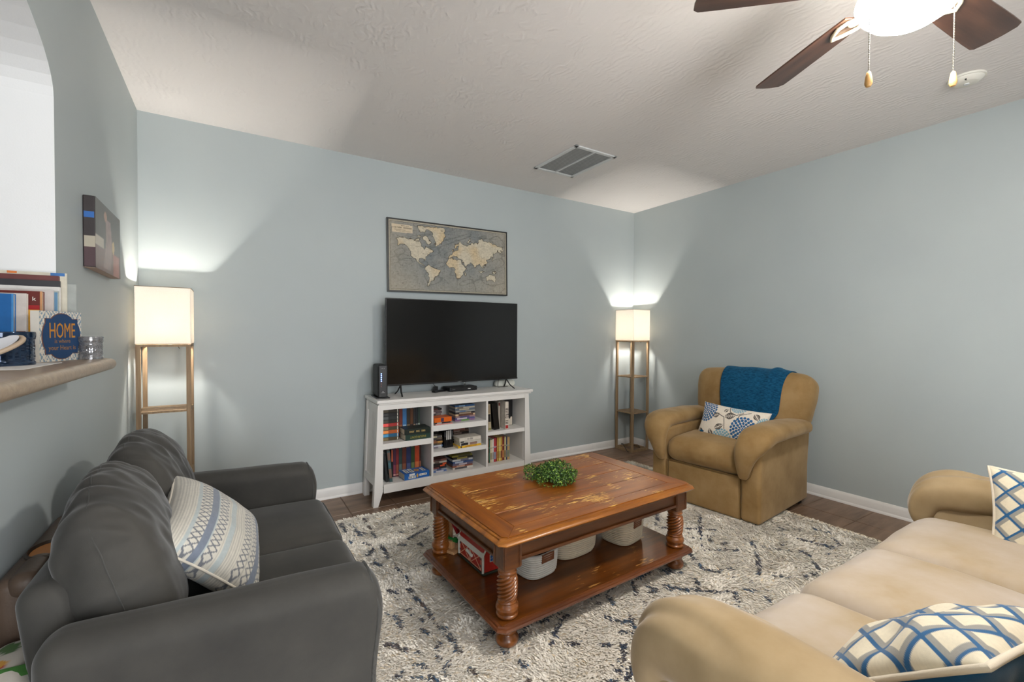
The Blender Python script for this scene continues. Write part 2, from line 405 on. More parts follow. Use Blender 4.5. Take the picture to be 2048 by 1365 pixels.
# left wall with the arched pass-through
def left_wall():
    T = -0.14; oy0, oy1, cb = -1.438, -3.10, 1.046; cy = (oy0+oy1)/2; a = (oy0-oy1)/2; sp, b_ = 1.88, 0.245
    v = []; f = []; mi = []
    def quad(p, m=0): b = len(v); v.extend(p); f.append((b, b+1, b+2, b+3)); mi.append(m)
    n = 28; arc = [(cy+a*math.cos(PI*k/n), sp+b_*math.sin(PI*k/n)) for k in range(n+1)]
    for X, flip in ((0.0, False), (T, True)):
        def q(y0, y1, z0, z1, z1b=None, z0b=None):
            p = [(X, y0, z0), (X, y1, z0b if z0b is not None else z0), (X, y1, z1b if z1b is not None else z1), (X, y0, z1)]
            quad(p if not flip else p[::-1], 0 if X == 0 else 1)
        q(0.0, oy0, 0, H); q(oy1, YF, 0, H); q(oy0, oy1, 0, cb)
        for (ya, za), (yb, zb) in zip(arc[:-1], arc[1:]): q(ya, yb, za, H, H, zb)
    ring = [(oy0, cb)]+arc+[(oy1, cb)]
    for (ya, za), (yb, zb) in zip(ring, ring[1:]+ring[:1]): quad([(0, ya, za), (T, ya, za), (T, yb, zb), (0, yb, zb)], 1)
    quad([(0, 0, H), (T, 0, H), (T, YF, H), (0, YF, H)]); quad([(0, YF, 0), (0, YF, H), (T, YF, H), (T, YF, 0)])
    o = mesh_obj('wall_left', v, f, [M_WALL, M_WHITEWALL]); o.data.polygons.foreach_set('material_index', mi)
    tag(o, 'grey-blue painted wall with an arched kitchen pass-through', None, None, 'structure')
left_wall()
# front wall behind the camera; its unseen patio door is added for the fill light
def front_wall(m):
    y0, y1 = YF-0.12, YF
    m.box(-0.14, 0.30, y0, y1, 0, H); m.box(1.80, W+0.12, y0, y1, 0, H); m.box(0.30, 1.80, y0, y1, 2.06, H)
tag(part('wall_front', M_WALL, None, front_wall), 'grey-blue painted wall behind the camera with added patio door', None, None, 'structure')
d1 = part('door_1', M_TRIM, None, lambda m: [m.box(0.30, 0.36, YF-.08, YF-.02, 0, 2.06), m.box(1.74, 1.80, YF-.08, YF-.02, 0, 2.06), m.box(1.02, 1.08, YF-.08, YF-.02, 0, 2.06), m.box(0.30, 1.80, YF-.08, YF-.02, 2.0, 2.06), m.box(0.30, 1.80, YF-.08, YF-.02, 0, .06)])
tag(d1, 'unseen white sliding patio door added behind the camera for fill light', None, None, 'structure')
_g, _nt, _b = newmat('clear_glass'); inp(_b, 'Transmission Weight', 1.0); inp(_b, 'Roughness', 0.0); inp(_b, 'IOR', 1.45); MATS['clear_glass'] = _g
for xa, xb in ((.36, 1.02), (1.08, 1.74)): bx('pane', _g, d1, xa, xb, YF-.053, YF-.047, .06, 2.0)
# kitchen shell seen through the pass-through
tag(part('wall_kitchen', M_WHITEWALL, None, lambda m: [m.box(-3.1, -3.0, -5.2, 0.12, 0, H), m.box(-3.0, -0.14, 0.0, 0.12, 0, H), m.box(-3.0, -0.14, -5.3, -5.2, 0, H)]), 'white kitchen walls beyond the pass-through', None, None, 'structure')
tag(bx('floor_kitchen', M_TILE, None, -3.0, -0.14, -5.2, 0, -0.1, 0), 'brown tiled kitchen floor beyond the pass-through', None, None, 'structure')
tag(bx('ceiling_kitchen', M_CEIL, None, -3.0, -0.14, -5.2, 0, H, H+.1), 'white kitchen ceiling beyond the pass-through', None, None, 'structure')
# baseboards: moulded board + shoe moulding
BBP = [(0, 0), (0.020, 0), (0.0195, 0.006), (0.017, 0.012), (0.012, 0.0165), (0.012, 0.056), (0.0105, 0.060), (0.0085, 0.0665), (0.0065, 0.0705), (0.004, 0.0745), (0, 0.0745)]
def bb(name, fn, lab): m = MB(); fn(m); tag(m.build(name, M_TRIM, None, angle=40), lab, None, None, 'structure')
bb('baseboard_back', lambda m: m.prism([(-a, z) for a, z in BBP], 0.0, W, 'x'), 'white moulded baseboard along the television wall')
bb('baseboard_right', lambda m: m.prism([(W-a, z) for a, z in BBP], YF, -0.02, 'y'), 'white moulded baseboard behind the recliner')
bb('baseboard_left', lambda m: m.prism([(a, z) for a, z in BBP], YF, -0.02, 'y'), 'white moulded baseboard along the pass-through wall')

# ------------------------------------------------------------------ bar counter in the pass-through
def mat_laminate():
    m, nt, b = newmat('tan_laminate'); inp(b, 'Roughness', 0.32); co = objco(nt); n = noise_t(nt, co, 60, 8, 0.7)
    r = ramp(nt, n.outputs[0], [(0.3, srgb(128, 110, 90)), (0.55, srgb(150, 131, 108)), (0.75, srgb(168, 150, 126))]); nt.links.new(r.outputs[0], b.inputs['Base Color']); return m
cz1 = 1.083
prof = [(-0.30, cz1-0.036), (0.116, cz1-0.036)]+[(0.120+0.018*math.cos(t), cz1-0.018+0.018*math.sin(t)) for t in np.linspace(-PI/2, PI/2, 9)]+[(-0.30, cz1)]
def counter(m): m.prism(prof, -3.095, -1.4395, 'y')
tag(part('bar_counter', mat_laminate(), None, counter, angle=40), 'tan laminate bar counter with rounded edge in the pass-through', 'counter')

# ------------------------------------------------------------------ ceiling vent, smoke alarm, outlet
vx0, vx1, vy0, vy1 = 2.42, 2.80, -1.0, -0.5
vt = thing('ceiling_vent', 'white metal return-air vent set in the ceiling', 'vent', ((vx0+vx1)/2, (vy0+vy1)/2, H))
M_VENT = plain('vent_white_metal', (214, 216, 216), 0.4, var=0.02); M_VDARK = plain('vent_dark_duct', (90, 92, 92), 0.8); M_VGREY = plain('vent_filter_grey', (176, 178, 176), 0.9)
hx, hy = 0.19, 0.25
part('frame', M_VENT, vt, lambda m: [m.box(-hx, hx, -hy, -hy+.028, -.010, -.0005), m.box(-hx, hx, hy-.028, hy, -.010, -.0005), m.box(-hx, -hx+.028, -hy, hy, -.010, -.0005), m.box(hx-.028, hx, -hy, hy, -.010, -.0005)], bevel=0.003)
bx('center_bar', M_VENT, vt, -.006, .006, -hy+.028, hy-.028, -.010, -.002)
bx('filter_backing', M_VGREY, vt, -hx+.02, hx-.02, -hy+.02, hy-.02, -.0018, -.0008)
for k in range(2):
    for i in range(22):
        xa = (-hx+.03 if k == 0 else .008); 
        yy = -hy+.036+i*(2*hy-.072)/21
        o = MB().hexa([(0, -.0085, -.0085), (hx-.038, -.0085, -.0085), (hx-.038, -.006, -.0085), (0, -.006, -.0085)], [(0, .004, -.002), (hx-.038, .004, -.002), (hx-.038, .0065, -.002), (0, .0065, -.002)]).build('louver', M_VENT, vt) if (i == 0 and k == 0) else bpy.data.objects.new('louver', louv)
        if i == 0 and k == 0: louv = o.data
        else: link(o, vt)
        o.location = Vector((xa, yy, 0))*S
sm = thing('smoke_alarm', 'round white smoke alarm on the ceiling beyond the fan', 'smoke alarm', (3.535, -2.635, H))
M_ALARM = plain('alarm_plastic', (226, 224, 214), 0.45, var=0.02)
part('body', M_ALARM, sm, lambda m: m.lathe([(0.0, -.030), (.040, -.030), (.048, -.027), (.060, -.016), (.064, -.010), (.064, -.0008)], 36), angle=40)
part('base_ring', M_ALARM, sm, lambda m: m.lathe([(.064, -.009), (.070, -.009), (.071, -.0005), (.064, -.0005)], 36), angle=40)
for k in range(3): bx('vent_slot', plain('black_slot', (30, 30, 30), 0.6), sm, -.052+.010*k-.002, -.052+.010*k+.002, -.012, -.006, -.029, -.024)
part('test_button', M_VENT, sm, lambda m: m.lathe([(0, -.034), (.010, -.034), (.011, -.030), (.011, -.028)], 16))
ol = thing('wall_outlet', 'white wall outlet plate beside the bookcase', 'outlet', (1.309, -.001, 0.33))
bx('plate', M_TRIM, ol, -.036, .036, -.006, 0, -.058, .058, bevel=.002)
for s_ in (-1, 1): bx('socket', plain('socket_grey', (200, 200, 196), .4), ol, -.016, .016, -.008, -.005, s_*.027-.014, s_*.027+.014, bevel=.002)
# ================================================================== furniture: hard things
def wpart(name, mat, root, fn, **kw):
    """fn draws in room coordinates; the part is stored relative to its unrotated thing"""
    m = MB(); r = root
    off = Vector((0, 0, 0))
    while r is not None: off += Vector(r.location)/S; r = r.parent
    m.T = Matrix.Translation(-off); fn(m); return m.build(name, mat, root, **kw)
def wbx(name, mat, root, *a, **kw): return wpart(name, mat, root, lambda m: m.box(*a), **kw)

# ---------------------------------------------------------------- coffee table
W1, W2, W3 = (78, 40, 12), (128, 70, 22), (158, 92, 34)
M_TOPX = wood('table_top_wood', (96, 47, 6), (136, 74, 12), (164, 96, 20), 0.33, 0, 2.2, coat=0.22, worn=(226, 178, 92), wornlev=0.65)
M_TOPY = wood('table_end_wood', (96, 47, 6), (136, 74, 12), (164, 96, 20), 0.33, 1, 2.2, coat=0.22)
M_EDGE = wood('table_edge_wood', (96, 50, 8), (144, 84, 18), (172, 108, 34), 0.36, 0, 3, coat=0.3)
M_APR = wood('table_apron_wood', (56, 27, 6), (84, 44, 12), (106, 60, 20), 0.4, 0, 3, coat=0.2)
M_LEG = wood('table_leg_wood', (84, 42, 10), (124, 68, 20), (150, 88, 32), 0.3, 2, 3, coat=0.45)
M_SHELF = wood('table_shelf_wood', (68, 33, 6), (96, 50, 12), (120, 66, 18), 0.28, 0, 2.4, coat=0.45, worn=(190, 138, 72), wornlev=0.70)
M_SHELFE = wood('table_shelf_edge', (74, 36, 16), (104, 56, 26), (124, 72, 36), 0.36, 0, 3, coat=0.3)
ct = thing('coffee_table', 'carved brown wooden coffee table with worn plank top and rope-twist legs', 'coffee table', (1.797, -1.636, 0), R(1.7))
def clip_loop(hx, hy, c, z): return [(-hx+c, -hy, z), (hx-c, -hy, z), (hx, -hy+c, z), (hx, hy-c, z), (hx-c, hy, z), (-hx+c, hy, z), (-hx, hy-c, z), (-hx, -hy+c, z)]
def stack(m, hx, hy, c, prof):
    vs = []; fs = []
    for o_, z in prof: vs += clip_loop(hx-o_, hy-o_, c, z)
    for i in range(len(prof)-1):
        for k in range(8): k2 = (k+1) % 8; fs.append((i*8+k, i*8+k2, (i+1)*8+k2, (i+1)*8+k))
    fs.append(tuple(reversed(range(8)))); fs.append(tuple(range((len(prof)-1)*8, len(prof)*8))); m.add(vs, fs)
HX, HY = 0.565, 0.362
part('top_edge', M_EDGE, ct, lambda m: stack(m, HX, HY, .022, [(.034, .398), (.026, .401), (.020, .406), (.010, .409), (.004, .414), (0, .419), (.003, .424), (.010, .428), (.014, .429), (.016, .434), (.022, .4365), (.03, .4367)]), angle=30)
b0 = 0.024; bw = 0.112; bd = 0.088; g = .0012; zt0, zt1 = .4368, .4405
ix, iy = HX-bw, HY-bd
part('end_board', M_TOPY, ct, lambda m: m.prism([(-HX+b0, -HY+b0+.02), (-HX+b0+.02, -HY+b0), (-ix-g, -iy), (-ix-g, iy), (-HX+b0+.02, HY-b0), (-HX+b0, HY-b0-.02)], zt0, zt1), bevel=.0012)
part('end_board', M_TOPY, ct, lambda m: m.prism([(HX-b0, -HY+b0+.02), (HX-b0, HY-b0-.02), (HX-b0-.02, HY-b0), (ix+g, iy), (ix+g, -iy), (HX-b0-.02, -HY+b0)], zt0, zt1), bevel=.0012)
for s_ in (-1, 1):
    pl = [(-HX+b0+.021, s_*(HY-b0)), (HX-b0-.021, s_*(HY-b0)), (ix, s_*(iy+g)), (-ix, s_*(iy+g))]
    part('side_board', M_TOPX, ct, lambda m: m.prism(pl if s_ < 0 else pl[::-1], zt0, zt1), bevel=.0012)
np_ = 4; pw = 2*iy/np_
for k in range(np_):
    o = MB().box(-ix+g, ix-g, -pw/2+g, pw/2-g, zt0, zt1-.0004).build('plank', M_TOPX, ct, bevel=.0012) if k == 0 else bpy.data.objects.new('plank', pm)
    if k == 0: pm = o.data
    else:
        link(o, ct); md = o.modifiers.new('bevel', 'BEVEL'); md.width = .0012*S; md.limit_method = 'ANGLE'
    o.location = Vector((0, -iy+pw*(k+.5), 0))*S
ax, ay = HX-.034, HY-.034
for s_ in (-1, 1):
    def ap(m, s_=s_):
        y = s_*(ay-.010); q = lambda a, b: sorted((y+s_*a, y+s_*b))
        m.box(-ax+.05, ax-.05, *q(-.018, 0), .335, .400); m.box(-ax+.05, ax-.05, *q(0, .007), .388, .400); m.box(-ax+.05, ax-.05, *q(0, .009), .333, .346)
    part('apron', M_APR, ct, ap, bevel=.003)
    def ap2(m, s_=s_):
        x = s_*(ax-.010); q = lambda a, b: sorted((x+s_*a, x+s_*b))
        m.box(*q(-.018, 0), -ay+.05, ay-.05, .335, .400); m.box(*q(0, .007), -ay+.05, ay-.05, .388, .400); m.box(*q(0, .009), -ay+.05, ay-.05, .333, .346)
    part('apron', M_APR, ct, ap2, bevel=.003)
def leg_grid():
    n = 56; zs = np.linspace(.1255, .310, 130); V = []
    def base(z):
        P = [(.1255, .036), (.132, .041), (.138, .041), (.141, .036), (.146, .038), (.158, .0435), (.168, .042), (.176, .036), (.179, .034), (.183, .037), (.187, .034), (.195, .033), (.24, .036), (.278, .033), (.284, .031), (.288, .034), (.293, .036), (.297, .033), (.302, .034), (.310, .036)]
        return np.interp(z, [p[0] for p in P], [p[1] for p in P])
    for z in zs:
        r0 = base(z); am = .0052*np.clip((z-.188)/.012, 0, 1)*np.clip((.283-z)/.012, 0, 1)
        for k in range(n):
            t = 2*PI*k/n; r = r0+am*(abs(math.sin((7*t-(z-.19)*430)/2))*2-1.1); V.append((r*math.cos(t), r*math.sin(t), z))
    F = [(i*n+k, i*n+(k+1) % n, (i+1)*n+(k+1) % n, (i+1)*n+k) for i in range(len(zs)-1) for k in range(n)]
    return V, F
lv, lf = leg_grid(); lx, ly = HX-.072, HY-.072; first = None
for sx in (-1, 1):
    for sy in (-1, 1):
        lg = mesh_obj('leg', lv, lf, M_LEG, ct, (sx*lx, sy*ly, 0), smooth=True) if first is None else link(bpy.data.objects.new('leg', first[0]), ct, (sx*lx, sy*ly, 0))
        def blk(m):
            m.box(-.037, .037, -.037, .037, .310, .4005)
            for a in (-1, 1):
                for lo, hi in ((.0372, .041),):
                    m.box(*sorted((a*.036, a*.040)), -.037, -.027, .314, .398); m.box(*sorted((a*.036, a*.040)), .027, .037, .314, .398)
                    m.box(-.037, -.027, *sorted((a*.036, a*.040)), .314, .398); m.box(.027, .037, *sorted((a*.036, a*.040)), .314, .398)
        if first is None:
            bk = part('corner_block', M_APR, lg, blk, bevel=.002)
            ft = part('foot', M_LEG, lg, lambda m: m.lathe([(.028, .022), (.038, .026), (.043, .036), (.043, .046), (.038, .056), (.030, .062), (.029, .066), (.036, .070), (.038, .076), (.034, .082), (.030, .0935)], 32), angle=50)
            first = (lg.data, bk.data, ft.data)
        else:
            o = link(bpy.data.objects.new('corner_block', first[1]), lg); md = o.modifiers.new('bevel', 'BEVEL'); md.width = .002*S
            link(bpy.data.objects.new('foot', first[2]), lg)
part('shelf_edge', M_SHELFE, ct, lambda m: stack(m, HX, HY-.004, .024, [(.022, .094), (.014, .096), (.010, .101), (.002, .104), (0, .110), (.004, .1145), (.009, .116), (.012, .121), (.018, .1235), (.02, .1238)]), angle=30)
bx('shelf_board', M_SHELF, ct, -HX+.02, HX-.02, -HY+.026, HY-.026, .1235, .1252, bevel=.001)

# ---------------------------------------------------------------- faux boxwood on the table
def leaf_plant(name, label, loc, rad, hgt, nleaf, seed, parent=None):
    rs = np.random.RandomState(seed); V = []; F = []; Cc = []
    lobes = [(rs.uniform(-.62, .62)*rad, rs.uniform(-.62, .62)*rad, rs.uniform(.35, .6)*rad) for _ in range(9)]+[(0, 0, .62*rad)]
    while len(F) < nleaf*2:
        lx_, ly_, lr = lobes[rs.randint(len(lobes))]
        d = rs.normal(size=3); d[2] = abs(d[2])*1.0-.12; d /= np.linalg.norm(d); rr = lr*rs.uniform(.72, 1.06)
        c = np.array([lx_+d[0]*rr, ly_+d[1]*rr, max(.006, .012+d[2]*rr*hgt/(.62*rad))])
        if np.hypot(c[0], c[1]) > rad*1.05: continue
        n_ = d*0.8+rs.normal(size=3)*.5; n_ /= np.linalg.norm(n_); t = np.cross(n_, rs.normal(size=3)); t /= np.linalg.norm(t); b_ = np.cross(n_, t)
        L = rs.uniform(.007, .011); w_ = L*.36; i0 = len(V)
        V += [c-t*L*.5, c+b_*w_+n_*.0012, c+t*L*.5-n_*.0015, c-b_*w_+n_*.0012, ]; F += [(i0, i0+1, i0+2), (i0, i0+2, i0+3)]
        base = [(46, 78, 28), (66, 104, 36), (98, 138, 48), (34, 60, 30), (150, 176, 78)][rs.choice(5, p=[.3, .28, .2, .12, .1])]
        Cc += [lin3(base)*rs.uniform(.85, 1.15)]*4
    root = thing(name, label, 'plant', loc) if parent is None else parent
    M_ = painted('leaf_green', 0.45, 0, 0, spec=0.5)
    tag(mesh_obj('foliage', V, F, M_, root, col=np.array(Cc)), None, None, None, 'stuff')
    part('stem', plain('plant_stem', (52, 58, 30), .8), root, lambda m: [m.tube([(0, 0, .002), (a*.4, b*.4, hgt*.25), (a, b, hgt*.5)], .0018, 5) for a, b, _ in lobes])
    return root
leaf_plant('faux_boxwood', 'low round green boxwood sprig on the coffee table', (1.795, -1.560, .4405), .128, .074, 5600, 4)

# ---------------------------------------------------------------- toys and baskets on the table shelf
ZS = .1254
M_RED = plain('barn_red', (176, 42, 32), .35, var=.1, nsc=40); M_TW = plain('toy_white_plastic', (222, 222, 212), .35, var=.03); M_DG = plain('barn_base_green', (44, 52, 40), .5)
bn = thing('toy_barn', 'red toy barn with white roof and crossed barn doors on the table shelf', 'toy barn', (1.405, -1.548, ZS), R(2))
hw, hl, bh = .045, .110, .098    # half depth (x), half length (y), wall height
bx('base', M_DG, bn, -hw-.006, hw+.006, -hl-.008, hl+.008, 0, .010, bevel=.003)
part('body', M_RED, bn, lambda m: m.prism([(-hw, .010), (hw, .010), (hw, bh), (hw*.5, bh+.034), (0, bh+.044), (-hw*.5, bh+.034), (-hw, bh)], -hl, hl, 'y'))
part('roof', M_TW, bn, lambda m: [m.hexa([(-hw-.010, -hl-.008, bh-.020), (-hw-.010, hl+.008, bh-.020), (-hw-.006, hl+.008, bh-.022), (-hw-.006, -hl-.008, bh-.022)], [(-hw*.42, -hl-.008, bh+.040), (-hw*.42, hl+.008, bh+.040), (-hw*.42+.004, hl+.008, bh+.036), (-hw*.42+.004, -hl-.008, bh+.036)]),
    m.hexa([(hw+.006, -hl-.008, bh-.022), (hw+.006, hl+.008, bh-.022), (hw+.010, hl+.008, bh-.020), (hw+.010, -hl-.008, bh-.020)], [(hw*.42-.004, -hl-.008, bh+.036), (hw*.42-.004, hl+.008, bh+.036), (hw*.42, hl+.008, bh+.040), (hw*.42, -hl-.008, bh+.040)]),
    m.box(-hw*.45, hw*.45, -hl-.008, hl+.008, bh+.036, bh+.048)], bevel=.002)
for s_ in (-1, 1): part('corner_post', M_TW, bn, lambda m: m.cyl((-hw-.001, s_*hl, .010), (-hw-.001, s_*hl, bh), .0055, n=12), angle=50)
for s_ in (-1, 1):
    dr = bx('barn_door', M_RED, bn, -hw-.003, -hw, *sorted((s_*.003, s_*(hl-.012))), .016, bh-.012)
    M_PK = plain('barn_door_trim', (232, 190, 160), .5)
    y0, y1, z0, z1 = .005, hl-.014, .018, bh-.014; e = -hw-.0042
    def bar(m, a, b, w=.0028):
        a = Vector((e, s_*a[0], a[1])); b = Vector((e, s_*b[0], b[1])); d = (b-a).normalized(); p = Vector((0, -d.z, d.y))*w/2
        m.hexa([a-p, b-p, b+p, a+p], [v+Vector((.0014, 0, 0)) for v in (a-p, b-p, b+p, a+p)])
    part('cross_trim', M_PK, dr, lambda m: [bar(m, (y0, z0), (y1, z1)), bar(m, (y0, z1), (y1, z0)), bar(m, (y0, z0), (y0, z1)), bar(m, (y1, z0), (y1, z1)), bar(m, (y0, z0), (y1, z0)), bar(m, (y0, z1), (y1, z1))])
    for zz in (z0+.018, z1-.018): bx('hinge', M_VDARK, dr, e-.0006, e, *sorted((s_*(y1-.010), s_*(y1+.002))), zz-.004, zz+.004)
part('door_latch', M_TW, bn, lambda m: m.tube([(-hw-.007, -.024, .052), (-hw-.007, .024, .060)], .0068, 10), angle=50)
part('side_window', M_TW, bn, lambda m: m.box(-.012, .016, -hl-.002, -hl, .050, .082))
for a in (0, 1):
    for b in (0, 1): bx('pane', plain('toy_blue_pane', (40, 84, 150), .3), bn, -.010+.0125*a, .0015+.0125*a, -hl-.003, -hl-.0015, .0525+.014*b, .065+.014*b)
bx('plank_line', plain('barn_line', (130, 26, 24), .5), bn, .018, .0195, -hl-.001, -hl+.001, .012, bh)
M_BEECH = wood('toy_beech', (166, 120, 78), (188, 142, 98), (204, 162, 118), .55, 2, 4)
tc = thing('toy_crane', 'pale wooden toy lift with green axle and red beam on the table shelf', 'toy', (1.338, -1.385, ZS), R(25))
bx('base_plate', M_BEECH, tc, -.030, .055, -.042, .042, 0, .014, bevel=.004)
bx('post', M_BEECH, tc, .030, .044, -.040, -.026, .014, .196, bevel=.002)
bx('post', M_BEECH, tc, .030, .044, .026, .040, .014, .196, bevel=.002)
bx('cross_bar', M_BEECH, tc, .032, .042, -.026, .026, .150, .160); bx('cross_bar', M_BEECH, tc, .032, .042, -.026, .026, .180, .190)
bx('block', M_BEECH, tc, -.012, .012, -.014, .014, .014, .052, bevel=.003)
part('axle', plain('toy_green', (28, 104, 44), .3), tc, lambda m: [m.cyl((0, -.034, .060), (0, .034, .060), .006), m.cyl((0, -.036, .060), (0, -.020, .060), .0125, n=16), m.cyl((0, .020, .060), (0, .036, .060), .0125, n=16)], angle=40)
part('beam', plain('toy_red', (150, 24, 34), .35), tc, lambda m: m.hexa([(.030, -.020, .078), (.046, -.020, .078), (.046, -.008, .070), (.030, -.008, .070)], [(.030, .020, .128), (.046, .020, .128), (.046, .026, .118), (.030, .026, .118)]))
part('wheel', plain('toy_yellow', (226, 186, 50), .35), tc, lambda m: m.cyl((.020, -.052, .016), (.020, -.044, .016), .014, n=18), angle=40)
part('wheel', plain('toy_yellow', (226, 186, 50), .35), tc, lambda m: m.cyl((.028, .048, .176), (.046, .048, .176), .016, n=18), angle=40)

M_ROPE = plain('cream_cotton_rope', (214, 200, 176), .9, var=.05, nsc=60, bmp=.3, bsc=400, sheen=.2)
M_ROPEW = plain('white_cotton_rope', (218, 214, 206), .9, var=.05, nsc=60, bmp=.3, bsc=400, sheen=.2)
M_LTH = plain('brown_leather', (112, 66, 40), .5, var=.12, nsc=30, bmp=.1)
def basket(name, label, loc, rotz, hx, hy, h, mat, handle=True, taper=.9, rows=12):
    root = thing(name, label, 'basket', loc, rotz); n = 56; V = []; pr = []
    dz = h/rows
    for i in range(rows):
        for k in range(5): t = k/4*PI; pr.append((.0075*math.sin(t), dz*i+dz*(1-math.cos(t))/2))
    outer = pr; ex = 3.2
    def ringpt(t, a, b): c, s = math.cos(t), math.sin(t); return (a*math.copysign(abs(c)**(2/ex), c), b*math.copysign(abs(s)**(2/ex), s))
    rows_ = [(-min(hx, hy)*.55, .0015), (-.012, .0)]+[(o_, z+.001) for o_, z in outer]+[(-.004, h+.002), (-.009, h), (-.010, h*.6), (-.012, .010), (-min(hx, hy)*.6, .009)]
    for o_, z in rows_:
        tp = taper+(1-taper)*min(1, z/h); tp *= (1-.10*max(0, 1-z/(h*.22))**2)
        for k in range(n): x, y = ringpt(2*PI*k/n, hx*tp+o_, hy*tp+o_); V.append((x, y, z))
    F = [(i*n+k, i*n+(k+1) % n, (i+1)*n+(k+1) % n, (i+1)*n+k) for i in range(len(rows_)-1) for k in range(n)]
    F += [tuple(reversed(range(n))), tuple(range((len(rows_)-1)*n, len(rows_)*n))]
    mesh_obj('coiled_body', V, F, mat, root, angle=65)
    if handle:
        for s_ in (-1, 1): part('leather_handle', M_LTH, root, lambda m: m.hexa([(-.036, s_*(hy*.985+.002), h-.034), (.036, s_*(hy*.985+.002), h-.034), (.036, s_*(hy*.985+.006), h-.034), (-.036, s_*(hy*.985+.006), h-.034)], [(-.036, s_*(hy+.002), h+.002), (.036, s_*(hy+.002), h+.002), (.036, s_*(hy+.007), h+.003), (-.036, s_*(hy+.007), h+.003)]), bevel=.001)
    return root
b1 = basket('rope_basket', 'small white rope basket with leather handle and dark contents on the table shelf', (1.578, -1.735, ZS), R(8), .090, .082, .105, M_ROPEW, rows=11)
b2 = basket('rope_basket', 'large cream rope basket without visible handle in the middle of the table shelf', (1.826, -1.650, ZS), R(4), .134, .118, .165, M_ROPE, handle=False, rows=17)
b3 = basket('rope_basket', 'small cream rope basket with leather handle and green contents on the table shelf', (2.135, -1.712, ZS), R(12), .100, .090, .118, M_ROPE, rows=13)
tag(soft('folded_cloth', fabric('black_cloth', (14, 14, 16), (30, 26, 30), sheen=.2), None, (.070, .062, .040), .03, (1.578, -1.735, ZS+.062), lump=.010, lsc=30), 'black cloth bundle inside the white rope basket', 'cloth')
tag(soft('green_toy', plain('toy_leaf_green', (58, 120, 48), .5), None, (.035, .03, .02), .018, (2.085, -1.735, ZS+.086), rot=(0, .2, .4), lump=.008, lsc=40), 'green soft toy inside the cream rope basket', 'toy')
tag(soft('folded_cloth', fabric('taupe_cloth', (112, 100, 80), (130, 116, 94)), None, (.070, .062, .035), .03, (2.132, -1.712, ZS+.052), lump=.010, lsc=30, seed=4), 'taupe cloth bundle in the cream rope basket with green toy', 'cloth')

# ---------------------------------------------------------------- white bookcase under the TV
M_WD = plain('white_furniture_paint', (226, 223, 219), .35, var=.02, nsc=6, bmp=.03, bsc=60)
bc = thing('bookcase', 'low white bookcase with seven open cubbies under the television', 'bookcase', (1.89, -.20, 0))
BX0, BX1, BY0, BY1 = 1.29, 2.475, -.345, -.035; TZ = .715
wbx('top', M_WD, bc, 1.268, 2.522, -.362, -.030, TZ-.020, TZ, bevel=.003)
wbx('top_molding', M_WD, bc, 1.280, 2.510, -.354, -.034, TZ-.032, TZ-.020, bevel=.004)
wbx('top_rail', M_WD, bc, 1.312, 2.453, BY0, BY0+.018, .648, TZ-.032)
wbx('back_panel', M_WD, bc, 1.30, 2.465, -.045, -.037, .083, TZ-.032)
wbx('shelf_bottom', M_WD, bc, 1.312, 2.453, BY0+.018, -.045, .125, .143)
wbx('bottom_rail', M_WD, bc, 1.316, 2.453, BY0, BY0+.018, .083, .143, bevel=.002)
wbx('divider', M_WD, bc, 1.656, 1.671, BY0+.002, -.045, .143, TZ-.032); wbx('divider', M_WD, bc, 2.100, 2.116, BY0+.002, -.045, .143, TZ-.032)
for xa, xb, z0, z1 in ((1.312, 1.656, .380, .419), (1.671, 2.100, .463, .503), (1.671, 2.100, .282, .313), (2.116, 2.453, .379, .408)):
    sh = wbx('shelf', M_WD, bc, xa, xb, BY0+.012, -.045, z1-.016, z1); wbx('shelf_front', M_WD, sh, xa, xb, BY0+.002, BY0+.012, z0, z1, bevel=.001)
